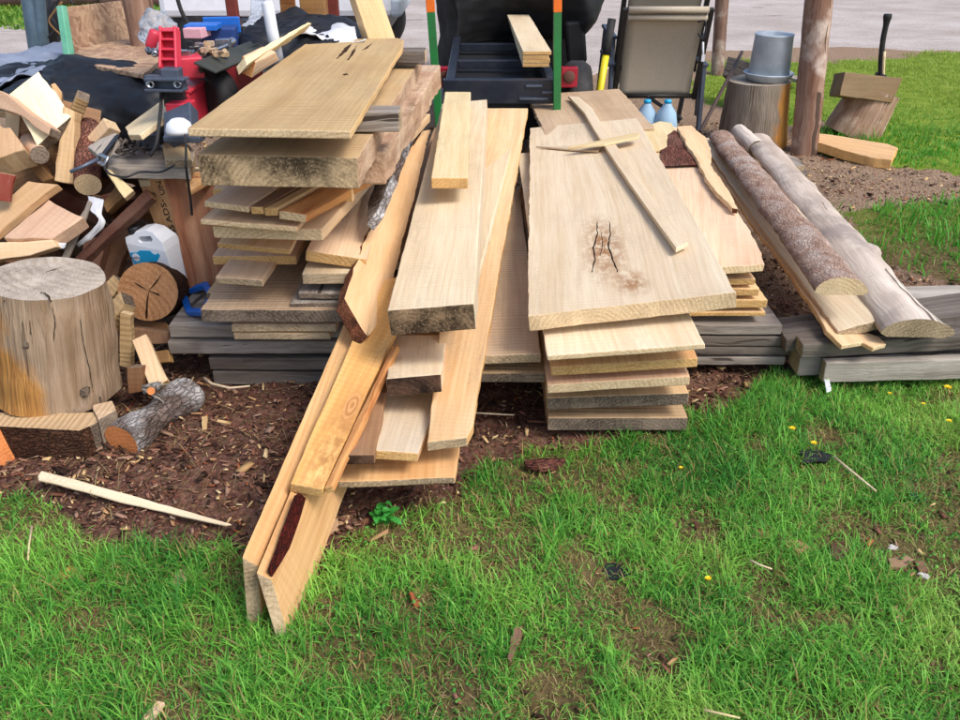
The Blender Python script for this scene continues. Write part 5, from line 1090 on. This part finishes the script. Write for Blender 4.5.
scrap('wood_chip', 'tan chip at the bottom edge left of centre', [(142, 719), (158, 701), (165, 702), (152, 719)], .035, .01, 'fresh', 'wood chip')
scrap('wood_chip', 'orange brown chunky chip in the grass at lower left', [(46, 574), (70, 564), (79, 563), (77, 572), (52, 580)], .035, .015, 'orange', 'wood chip')
scrap('wood_chip', 'split tan chip upright in the grass below the mulch', [(172, 582), (180, 570), (191, 569), (192, 575), (178, 588)], .035, .015, 'slabtop', 'wood chip')
scrap('wood_chip', 'pale frayed chip under the long splinter tip', [(146, 548), (160, 543), (185, 533), (186, 541), (165, 551), (150, 553)], .03, .012, 'pinky', 'wood chip')
scrap('wood_chip', 'small rectangular tan chip on the mulch', [(179, 449), (198, 451), (198, 457), (179, 455)], .045, .008, 'fresh', 'wood chip')
scrap('wood_chip', 'small upright tan chip on the mulch above the rectangular one', [(202, 418), (207, 417), (207, 430), (202, 431)], .05, .008, 'fresh', 'wood chip')
scrap('wood_chip', 'dark tan chip slanting on the mulch below the long splinter', [(195, 512), (218, 492), (224, 492), (221, 499), (200, 514)], .03, .01, 'slabtop', 'wood chip')
scrap('wood_chip', 'frayed orange chip beside the plank standing on edge', [(322, 524), (340, 519), (350, 517), (342, 530), (324, 536)], .035, .015, 'pinky', 'wood chip')
scrap('bark_scrap', 'reddish bark curl near the foot of the front stack', [(523, 460), (545, 457), (566, 458), (560, 466), (540, 469), (527, 466)], .03, .012, 'barkred', 'bark')
scrap('bark_scrap', 'rust coloured bark bit at the lower left in the grass', [(200, 580), (206, 577), (208, 596), (203, 592)], .035, .006, 'barkred', 'bark')
def tuft(label, px, py, n_, r_):
    bm = nb(); o_ = P(px, py, z=.02)
    for k in range(n_):
        a = random.uniform(0, 6.28); d = Vector((math.cos(a), math.sin(a) * .6, random.uniform(.0, .5))) * r_ * random.uniform(.5, 1.1); s_ = Vector((-math.sin(a), math.cos(a), 0)) * random.uniform(.0012, .003)
        p = o_ + Vector((random.uniform(-1, 1), random.uniform(-1, 1), 0)) * r_ * .35; m_ = p + d * .6; e_ = p + d - Vector((0, 0, .25 * r_))
        v_ = [bm.verts.new(x) for x in (p - s_, p + s_, m_ + s_, m_ - s_, e_)]; bm.faces.new(v_[:4]); bm.faces.new([v_[3], v_[2], v_[4]])
    mk('feather', bm, ['feather'], label=label, cat='feather')
tuft('fluffy white feather tuft on the bare patch at right', 893, 547, 44, .013)
tuft('longer ragged white feather below the fluffy tuft at right', 925, 576, 34, .015)
for lab, c_, r_ in (('long pale stick slanting from the dark scrap piece', [(834, 457), (850, 470), (876, 491)], .004), ('thin pale twig at the left of the lawn', [(32, 526), (29, 545), (28, 560)], .003), ('pale twig beside the olive chip', [(750, 560), (760, 565), (772, 569)], .003), ('twig arching in the shade left of the front stack', [(476, 413), (495, 414), (514, 415)], .003),
        ('slender curved root along the foot of the left bearers', [(204, 378), (212, 384), (230, 388), (250, 386)], .006), ('twig under the thin board ends by the offcut', [(150, 352), (160, 346), (170, 340)], .004), ('pale sliver at the lower right of the lawn', [(704, 710), (722, 714), (740, 718)], .003)):
    bm = nb(); addtube(bm, [P(x, y, z=.04) for x, y in c_], [r_ * (1 - .15 * i) for i in range(len(c_))], 6); mk('twig', bm, ['pale'], label=lab, cat='twig')
scrap('plastic_scrap', 'small whitish plastic bit in the grass below the silver plank', [(824, 374), (829, 372), (832, 388), (827, 390)], .06, .004, 'whitepvc', 'plastic', .001)
# ------------------------------------------------------------------ ground
def inpoly(px, py, poly):
    ins = np.zeros(px.shape, bool); n = len(poly)
    for i in range(n):
        x1, y1 = poly[i]; x2, y2 = poly[(i + 1) % n]
        c = ((y1 > py) != (y2 > py)) & (px < (x2 - x1) * (py - y1) / ((y2 - y1) if y2 != y1 else 1e-9) + x1)
        ins ^= c
    return ins
def g2(poly): return [(P(x, y, z=0).x, P(x, y, z=0).y) for x, y in poly]
LAT = np.random.default_rng(3).random((256, 256))
def vn(x, y, s, o=0):
    x = np.asarray(x) * s + o * 17.3; y = np.asarray(y) * s + o * 9.1
    xi, yi = np.floor(x).astype(int), np.floor(y).astype(int); fx, fy = x - xi, y - yi
    fx = fx * fx * (3 - 2 * fx); fy = fy * fy * (3 - 2 * fy)
    a = LAT[xi % 256, yi % 256]; b = LAT[(xi + 1) % 256, yi % 256]; c = LAT[xi % 256, (yi + 1) % 256]; d = LAT[(xi + 1) % 256, (yi + 1) % 256]
    return (a * (1 - fx) + b * fx) * (1 - fy) + (c * (1 - fx) + d * fx) * fy
def fbm(x, y, s, o=0, n=4):
    t = 0; a = .5
    for i in range(n): t = t + a * vn(x, y, s * 2 ** i, o + i); a *= .5
    return t / (1 - .5 ** n)
FRONT = g2([(-900, 492), (0, 508), (50, 530), (90, 556), (165, 548), (235, 545), (300, 600), (338, 575), (352, 535), (400, 512), (470, 492), (500, 462), (545, 445), (690, 436), (725, 412), (785, 378), (830, 372), (960, 372), (1700, 372)]) + [(6, .2), (6, -3), (-6, -3), (-6, 1.2)]
RIGHT = [g2([(838, 245), (852, 212), (960, 200), (1500, 195), (1500, 300), (960, 292), (905, 268)]),
         g2([(815, 155), (832, 62), (960, 52), (1900, 50), (1900, 180), (960, 178), (890, 165)]),
         g2([(690, 88), (705, 62), (760, 60), (800, 62), (835, 62), (822, 120), (790, 125), (700, 100)])]
def grassmask(x, y, soft=.05):
    wx = (fbm(x, y, 4, 5) - .5) * .22; wy = (fbm(x, y, 4, 9) - .5) * .22
    m = inpoly(x + wx, y + wy, FRONT).astype(float)
    for r in RIGHT: m = np.maximum(m, inpoly(x + wx * 2, y + wy * 2, r))
    return m
def height(x, y):
    near = np.clip((7.5 - y) / 2, 0, 1)
    h = (fbm(x, y, 3, 2) - .5) * .05 + (fbm(x, y, 14, 6) - .5) * .022 * near
    m = grassmask(x, y)
    h = h + (1 - m) * (fbm(x, y, 22, 11) - .5) * .03 * near
    # shallow heap of bark mulch left of the bearers
    h = h + .05 * np.exp(-(((x + .8) / .5) ** 2 + ((y - 2.05) / .3) ** 2))
    return h * np.clip((11 - y) / 3, 0.05, 1) * np.clip((10 - abs(x)) / 3, 0, 1)
xs = np.concatenate([np.array([-120, -60, -30, -15, -9, -6.5, -5]), np.arange(-4.2, 5.4, .035), np.array([5.6, 6, 7, 8, 10, 15, 30, 60, 120])])
ys = np.concatenate([np.array([-30, -10, -4, -1.5, -.3]), np.arange(.2, 6.5, .035), np.arange(6.5, 12, .12), np.array([12.5, 13, 14, 15, 18, 22, 30, 50, 90, 150])])
X, Y = np.meshgrid(xs, ys, indexing='ij'); Z = height(X, Y)
def gridmesh(name, X, Y, Z):
    nx, ny = X.shape
    me = bpy.data.meshes.new(name)
    co = np.stack([X, Y, Z], -1).reshape(-1, 3).astype(np.float32)
    i, j = np.meshgrid(np.arange(nx - 1), np.arange(ny - 1), indexing='ij'); a = (i * ny + j).ravel()
    q = np.stack([a, a + ny, a + ny + 1, a + 1], -1).astype(np.int32)
    me.vertices.add(len(co)); me.vertices.foreach_set('co', co.ravel())
    me.loops.add(q.size); me.loops.foreach_set('vertex_index', q.ravel())
    me.polygons.add(len(q)); me.polygons.foreach_set('loop_start', np.arange(0, q.size, 4, dtype=np.int32))
    me.update(calc_edges=True); me.polygons.foreach_set('use_smooth', np.ones(len(q), bool))
    return me
def setcol(me, name, rgba):
    at = me.color_attributes.new(name, 'FLOAT_COLOR', 'POINT'); at.data.foreach_set('color', rgba.astype(np.float32).ravel())
me = gridmesh('ground', X, Y, Z)
gm = grassmask(X, Y).ravel()
farlawn = np.clip((Y.ravel() - 10.8) / .4, 0, 1)
rc = np.stack([np.maximum(gm, farlawn), fbm(X, Y, 1.3, 4).ravel(), fbm(X, Y, 6, 8).ravel(), np.ones(gm.shape)], -1)
setcol(me, 'zone', rc)
g = G('soil_and_mulch'); tc, v, r = g.coord()
tc = g.n('ShaderNodeTexCoord').outputs['Object']
zone = g.n('ShaderNodeAttribute', attribute_name='zone').outputs['Color']
zr = g.n('ShaderNodeSeparateColor', {0: zone}).outputs[0]
n1 = g.noise(tc, 9.0, 6, .65); n2 = g.noise(tc, 70.0, 5, .7); n3 = g.noise(tc, 2.2, 4, .6)
vo = g.n('ShaderNodeTexVoronoi', {'Vector': g.map(tc, (1, .6, 1)), 'Scale': 85.0}, feature='F1')
mul = g.mix(g.ramp(n1, .3, .7), lin('#48312a'), lin('#725040'))
mul = g.mix(g.math('MULTIPLY', g.ramp(n2, .45, .75), .55), mul, lin('#a88670'))
mul = g.mix(.12, mul, vo.outputs['Color'], 'SOFT_LIGHT')
# drier, paler dirt away towards the yard
sepy = g.n('ShaderNodeSeparateXYZ', {0: tc}).outputs[1]
dry = g.ramp(g.math('ADD', sepy, g.math('MULTIPLY', n3, 1.6)), 3.2, 5.2)
drc = g.mix(g.ramp(n2, .35, .7), lin('#7c6450'), lin('#b59d84'))
mul = g.mix(g.math('MULTIPLY', dry, .85), mul, drc)
gr = g.mix(g.ramp(n1, .35, .65), lin('#4a3a26'), lin('#66583a'))
gr = g.mix(g.math('MULTIPLY', g.ramp(n2, .4, .7), .6), gr, lin('#8a7852'))
grf = g.mix(g.ramp(n1, .35, .65), lin('#5f7a22'), lin('#86963a'))
gr = g.mix(g.ramp(sepy, 3.6, 5.0), gr, grf)
zz = g.ramp(g.math('ADD', zr, g.math('MULTIPLY', g.math('SUBTRACT', n2, .5), .9)), .3, .7)
col = g.mix(zz, mul, gr)
M['ground'] = g.fin(col, .95, g.math('ADD', n2, g.math('MULTIPLY', vo.outputs['Distance'], .6)), .9, .012, Specular_IOR_Level=.1)
me.materials.append(M['ground'])
go = bpy.data.objects.new('ground', me); COL.objects.link(go); go['kind'] = 'structure'

# gravel lot beyond
gx = np.linspace(-14, 22, 260); gt = np.linspace(0, 1, 90)
GX, GT = np.meshgrid(gx, gt, indexing='ij')
near = np.where(GX < -1.5, 6.7, 9.0) ; near = np.interp(GX, [-14, -3, -1.2, .2, 1.6, 2.3, 22], [6.4, 6.6, 6.5, 7.2, 9.0, 9.75, 9.9]) + (fbm(GX, GX * 0, 1.5, 3) - .5) * .8
far = np.interp(GX, [-14, -5.5, -3, 22], [11.4, 11.7, 26, 30]) + (fbm(GX, GX * 0, 1.2, 7) - .5) * .6
GY = near + (far - near) * GT ** 1.6
me = gridmesh('gravel_lot', GX, GY, np.maximum(height(GX, GY), -.002) * .4 + .006 - .02 * np.clip(1 - GT * 40, 0, 1))
g = G('packed_gravel'); tc = g.n('ShaderNodeTexCoord').outputs['Object']
n1 = g.noise(g.map(tc, (.8, 1.1, 1)), 1.1, 6, .65); n2 = g.noise(tc, 45.0, 4, .7); n3 = g.noise(g.map(tc, (.5, 1.6, 1)), 1.6, 6, .7)
col = g.mix(g.ramp(n1, .35, .65), lin('#a89b93'), lin('#c6bcb6'))
col = g.mix(g.math('MULTIPLY', g.ramp(n2, .38, .66), .6), col, lin('#85786f'))
col = g.mix(g.math('MULTIPLY', g.ramp(n3, .6, .68), .7), col, lin('#6d625c'))
me.materials.append(g.fin(col, .9, n2, .5, .01, Specular_IOR_Level=.15))
o = bpy.data.objects.new('gravel_lot', me); COL.objects.link(o); o['kind'] = 'structure'

# ------------------------------------------------------------------ blades
def hmat(name, rough=.55, trans=.0, spec=.3):
    g = G(name); c = g.n('ShaderNodeAttribute', attribute_name='col').outputs['Color']
    g.set(g.b, 'Base Color', c); g.set(g.b, 'Roughness', rough); g.set(g.b, 'Specular IOR Level', spec)
    if trans:
        tl = g.n('ShaderNodeBsdfTranslucent', {'Color': c}); ms = g.n('ShaderNodeMixShader', {0: trans, 1: g.b, 2: tl})
        g.t.links.new(ms.outputs[0], g.out.inputs[0])
    return g.m
M['blade'] = hmat('grass_blades', .5, .35); M['chip'] = hmat('bark_and_wood_chips', .85, 0, .15)
def blades(name, x, y, L, W, col, lean, kind='stuff', label=None, cat=None, mat='blade', curl=1.0, group=None):
    n = len(x); z = height(x, y) - .004
    az = rng.uniform(0, 2 * np.pi, n); side = az + np.pi / 2 + rng.normal(0, .3, n)
    pts = []; hor = 0; ver = 0
    K = 4
    px_, pz = np.zeros(n), np.zeros(n); ang = lean * .35
    base = []
    for k in range(K + 1):
        base.append((px_.copy(), pz.copy()))
        px_ = px_ + np.sin(ang) * L / K; pz = pz + np.cos(ang) * L / K
        ang = np.clip(ang + lean * curl * .42, 0, 2.6)
    verts = []
    wk = [.8, 1.0, .85, .55]
    for k in range(K):
        cx = x + base[k][0] * np.cos(az); cy = y + base[k][0] * np.sin(az); cz = z + base[k][1]
        w = W * wk[k] * .5
        verts += [np.stack([cx - np.cos(side) * w, cy - np.sin(side) * w, cz], -1), np.stack([cx + np.cos(side) * w, cy + np.sin(side) * w, cz], -1)]
    verts.append(np.stack([x + base[K][0] * np.cos(az), y + base[K][0] * np.sin(az), z + base[K][1]], -1))
    V = np.stack(verts, 1); nv = 2 * K + 1
    b = (np.arange(n) * nv)[:, None]
    quads = np.concatenate([b + np.array([2 * k, 2 * k + 1, 2 * k + 3, 2 * k + 2]) for k in range(K - 1)], 1).reshape(-1, 4)
    tris = (b + np.array([2 * K - 2, 2 * K - 1, 2 * K]))
    me = bpy.data.meshes.new(name)
    me.vertices.add(n * nv); me.vertices.foreach_set('co', V.reshape(-1).astype(np.float32))
    li = np.concatenate([quads.ravel(), tris.ravel()]).astype(np.int32)
    ls = np.concatenate([np.arange(len(quads)) * 4, len(quads) * 4 + np.arange(n) * 3]).astype(np.int32)
    me.loops.add(len(li)); me.loops.foreach_set('vertex_index', li)
    me.polygons.add(len(ls)); me.polygons.foreach_set('loop_start', ls); me.update(calc_edges=True)
    me.polygons.foreach_set('use_smooth', np.ones(len(ls), bool))
    c = np.repeat(col[:, None, :], nv, 1)
    setcol(me, 'col', np.concatenate([c, np.ones((n, nv, 1))], -1))
    me.materials.append(M[mat])
    o = bpy.data.objects.new(name, me); COL.objects.link(o); props(o, label, cat, group, kind); return o
def lerp3(a, b, t): return np.array(a)[None, :3] * (1 - t[:, None]) + np.array(b)[None, :3] * t[:, None]
C = lambda h: np.array(lin(h)[:3])
BARE = g2([(330, 615), (20, 400), (655, 640), (560, 690), (460, 700), (820, 440), (890, 550), (700, 530), (580, 560), (540, 470), (390, 545)])
BR = [.05, .0, .10, .12, .09, .09, .10, .08, .07, .08, .1]
BLK = []          # footprints kept clear of grass (filled before this part runs)
def dens(x, y):
    d = grassmask(x, y) * np.clip((fbm(x, y, 7, 21) - .27) * 5, .3, 1)
    d = d * np.clip((fbm(x, y, 2.2, 31) - .25) * 4.5, .25, 1)
    for (bx, by), r in zip(BARE, BR):
        if r: d = d * np.clip(((x - bx) ** 2 + ((y - by) * .8) ** 2) / r ** 2 + .05, 0, 1)
    return d
n = 260000
y = .72 + 1.95 * rng.random(n) ** .8; x = (rng.random(n) * 2 - 1) * (.95 + y * .72) + .1
x = np.where((y > 2.2) & (rng.random(n) < .5), rng.uniform(.7, 2.9, n), x)
k = rng.random(n) < dens(x, y); x, y = x[k], y[k]; n = len(x)
hue = fbm(x, y, 3.0, 41); t = rng.random(n); dn = dens(x, y)
col = lerp3(C('#2f7d2a'), C('#8fd052'), np.clip(t * .95 + (hue - .5) * 1.6 + .1, 0, 1))
yl = (np.clip((hue - .52) * 3.5, 0, .6) * np.clip((x + .7) / 1.3, .12, 1))[:, None]
col = col * (1 - yl) + lerp3(C('#a2c858'), C('#b8c468'), rng.random(n)) * yl
dryb = rng.random(n) < (.09 + .2 * (dn < .5)); col[dryb] = lerp3(C('#b9a468'), C('#8a7644'), rng.random(dryb.sum()))
L = (.030 + .056 * rng.random(n) ** 1.4) * (.5 + .75 * np.clip(fbm(x, y, 5, 51) * 1.5 - .2, 0, 1)) * (.6 + .5 * np.clip(dn, 0, 1))
blades('grass', x, y, L, rng.uniform(.0016, .0036, n), col, rng.gamma(3.6, .31, n))
# short thatch between the tufts
n = 120000; y = .72 + 1.95 * rng.random(n) ** .8; x = (rng.random(n) * 2 - 1) * (.95 + y * .72) + .1
k = (grassmask(x, y) > .5) & (rng.random(n) < .35 + .65 * fbm(x, y, 9, 17)); x, y = x[k], y[k]; n = len(x)
hue = fbm(x, y, 6, 23); col = lerp3(C('#6f8a3a'), C('#a8b060'), rng.random(n)); b_ = rng.random(n) < np.clip((hue - .3) * 2.2, .2, .9)
col[b_] = lerp3(C('#7a6844'), C('#bba878'), rng.random(b_.sum()))
blades('thatch', x, y, .010 + .026 * rng.random(n), rng.uniform(.0014, .003, n), col, rng.gamma(5, .3, n))
# grass of the patches across the yard
n = 120000; x = rng.uniform(.9, 7.5, n); y = 2.7 + 7.2 * rng.random(n) ** .9
m = np.zeros(n, bool)
wx = (fbm(x, y, 3, 5) - .5) * .5; wy = (fbm(x, y, 3, 9) - .5) * .5
for r_ in RIGHT: m |= inpoly(x + wx, y + wy, r_)
k = m & (rng.random(n) < np.clip((fbm(x, y, 3, 61) - .25) * 3.2, .1, 1)); x, y = x[k], y[k]; n = len(x)
hue = fbm(x, y, 1.2, 71); fy = np.clip((y - 5.5) / 2.5, 0, .75)
col = lerp3(C('#3c8a24'), C('#6fb03a'), np.clip(rng.random(n) * .8 + (hue - .5), 0, 1))
col = col * (1 - fy[:, None]) + lerp3(C('#94a83c'), C('#b0b254'), rng.random(n)) * fy[:, None]
L = (.03 + .06 * rng.random(n)) * (.55 + .8 * np.clip(fbm(x, y, 2.2, 81) * 1.8 - .35, 0, 1)) * np.where(y > 6.2, .55, 1)
blades('yard_grass', x, y, L, rng.uniform(.004, .008, n), col, rng.gamma(3, .25, n))
# far lawn at the upper left
n = 9000; x = rng.uniform(-10, -4, n); y = rng.uniform(11.3, 14.5, n); col = lerp3(C('#4f8a2c'), C('#8aa040'), rng.random(n))
blades('far_lawn_grass', x, y, rng.uniform(.05, .1, n), rng.uniform(.02, .04, n), col, rng.gamma(3, .25, n))
# dead straw
n = 17000; y = .8 + 5.2 * rng.random(n) ** 1.2; x = (rng.random(n) * 2 - 1) * (.6 + y * .75) + .3
k = rng.random(n) < np.where(fbm(x, y, 2.5, 91) > .5, .9, .25); x, y = x[k], y[k]; n = len(x)
blades('dry_straw', x, y, rng.uniform(.03, .1, n), rng.uniform(.0015, .003, n), lerp3(C('#c9b584'), C('#7a6238'), rng.random(n)), rng.uniform(2.6, 4.2, n), curl=.12)

# ------------------------------------------------------------------ chips
def flakes(name, x, y, size, col, aspect, lift=.004):
    n = len(x); z = height(x, y) + lift
    a = rng.uniform(0, 2 * np.pi, n); tx, ty = rng.normal(0, .35, n), rng.normal(0, .35, n)
    l, w, h = size, size * aspect, np.maximum(size * .12, .0012)
    ex = np.stack([np.cos(a), np.sin(a), tx], -1); ex /= np.linalg.norm(ex, axis=1, keepdims=True)
    ey = np.stack([-np.sin(a), np.cos(a), ty], -1); ey -= ex * (ex * ey).sum(1, keepdims=True); ey /= np.linalg.norm(ey, axis=1, keepdims=True)
    ez = np.cross(ex, ey); c = np.stack([x, y, z + h * .5], -1)
    V = []
    for sz in (-.5, .5):
        for sx, sy in ((-.5, -.5), (.5, -.3), (.5, .35), (-.4, .5)):
            jx = sx * rng.uniform(.75, 1.2, n); jy = sy * rng.uniform(.6, 1.2, n)
            V.append(c + ex * (l * jx)[:, None] + ey * (w * jy)[:, None] + ez * (h * sz)[:, None])
    V = np.stack(V, 1); b = (np.arange(n) * 8)[:, None]
    q = np.concatenate([b + np.array(f) for f in ((4, 5, 6, 7), (0, 3, 2, 1), (0, 1, 5, 4), (1, 2, 6, 5), (2, 3, 7, 6), (3, 0, 4, 7))], 1).reshape(-1, 4)
    me = bpy.data.meshes.new(name); me.vertices.add(n * 8); me.vertices.foreach_set('co', V.reshape(-1).astype(np.float32))
    me.loops.add(q.size); me.loops.foreach_set('vertex_index', q.ravel().astype(np.int32))
    me.polygons.add(len(q)); me.polygons.foreach_set('loop_start', np.arange(0, q.size, 4, dtype=np.int32)); me.update(calc_edges=True)
    c = np.repeat(col[:, None, :], 8, 1); setcol(me, 'col', np.concatenate([c, np.ones((n, 8, 1))], -1)); me.materials.append(M['chip'])
    o = bpy.data.objects.new(name, me); COL.objects.link(o); o['kind'] = 'stuff'; return o
n = 120000; y = 1.25 + 5.0 * rng.random(n) ** 1.5; x = rng.uniform(-1, 1, n) * (.5 + y * .72) + .1
k = (grassmask(x, y) < .5) & (rng.random(n) < np.clip(fbm(x, y, 4, 33) * 2.2 - .3, .2, 1)); x, y = x[k], y[k]; n = len(x)
pal = np.stack([C(h) for h in ('#402a22', '#573a2e', '#6b4636', '#7c5342', '#33231c', '#8a6250', '#977662', '#4c342a')])
pal2 = np.stack([C(h) for h in ('#b28e62', '#c9a878', '#a07a58', '#8b7464', '#d4b98c', '#9c5a38')])
col = pal[rng.integers(0, len(pal), n)].copy(); li_ = rng.random(n) < (.15 + .32 * np.clip((y - 3.2) / 2, 0, 1)); col[li_] = pal2[rng.integers(0, len(pal2), li_.sum())]
flakes('bark_mulch', x, y, rng.gamma(1.6, .0055, n) + .003, col, rng.uniform(.15, .6, n))
n = 1400; y = .85 + 1.9 * rng.random(n); x = rng.uniform(-1, 1, n) * (.5 + y * .7) + .2
k = dens(x, y) < .3; x, y = x[k], y[k]; n = len(x)
col = np.where((rng.random(n) < .4)[:, None], pal2[rng.integers(0, 6, n)], pal[rng.integers(0, 8, n)])
flakes('chips_in_grass', x, y, rng.gamma(2.0, .008, n) + .006, col, rng.uniform(.2, .6, n), .008)

# clover and other low broad leaves in the lawn
n = 16000; y = .8 + 1.8 * rng.random(n); x = (rng.random(n) * 2 - 1) * (.95 + y * .72) + .1
k = (grassmask(x, y) > .5) & (fbm(x, y, 2.6, 131) > .56) & (rng.random(n) < .5); x, y = x[k], y[k]; n = len(x)
cl = flakes('clover_leaves', x, y, rng.uniform(.006, .012, n), lerp3(C('#3f8a34'), C('#7fbf52'), rng.random(n)), rng.uniform(.6, .95, n), rng.uniform(.008, .03, n))
cl.data.materials.clear(); cl.data.materials.append(M['blade'])
# ------------------------------------------------------------------ light
EL, AZ = 52.0, -28.0      # sun elevation, azimuth from +Y towards +X (behind-left would be ~ -150)
w = bpy.data.worlds.new('World'); scene.world = w; w.use_nodes = True
nt = w.node_tree; bg = nt.nodes['Background']
sky = nt.nodes.new('ShaderNodeTexSky'); sky.sky_type = 'NISHITA'; sky.sun_disc = False
SUNAZ = R(128)            # the sun stands high behind the camera's right shoulder
sky.sun_elevation = R(EL); sky.sun_rotation = SUNAZ
sky.air_density = 1.0; sky.dust_density = 2.5; sky.ozone_density = 1.0; sky.altitude = 0
nt.links.new(sky.outputs[0], bg.inputs[0]); bg.inputs[1].default_value = .13
sl = bpy.data.lights.new('sun', 'SUN'); so = bpy.data.objects.new('sun', sl); COL.objects.link(so)
sl.energy = 1.5; sl.angle = R(22); sl.color = (1, .96, .91)
dirv = Vector((math.sin(SUNAZ) * math.cos(R(EL)), math.cos(SUNAZ) * math.cos(R(EL)), math.sin(R(EL))))
so.rotation_euler = dirv.to_track_quat('Z', 'Y').to_euler(); so.location = dirv * 20
vs = scene.view_settings; vs.view_transform = 'Standard'; vs.look = 'None'; vs.exposure = 0.85; vs.gamma = 1; vs.use_curve_mapping = False
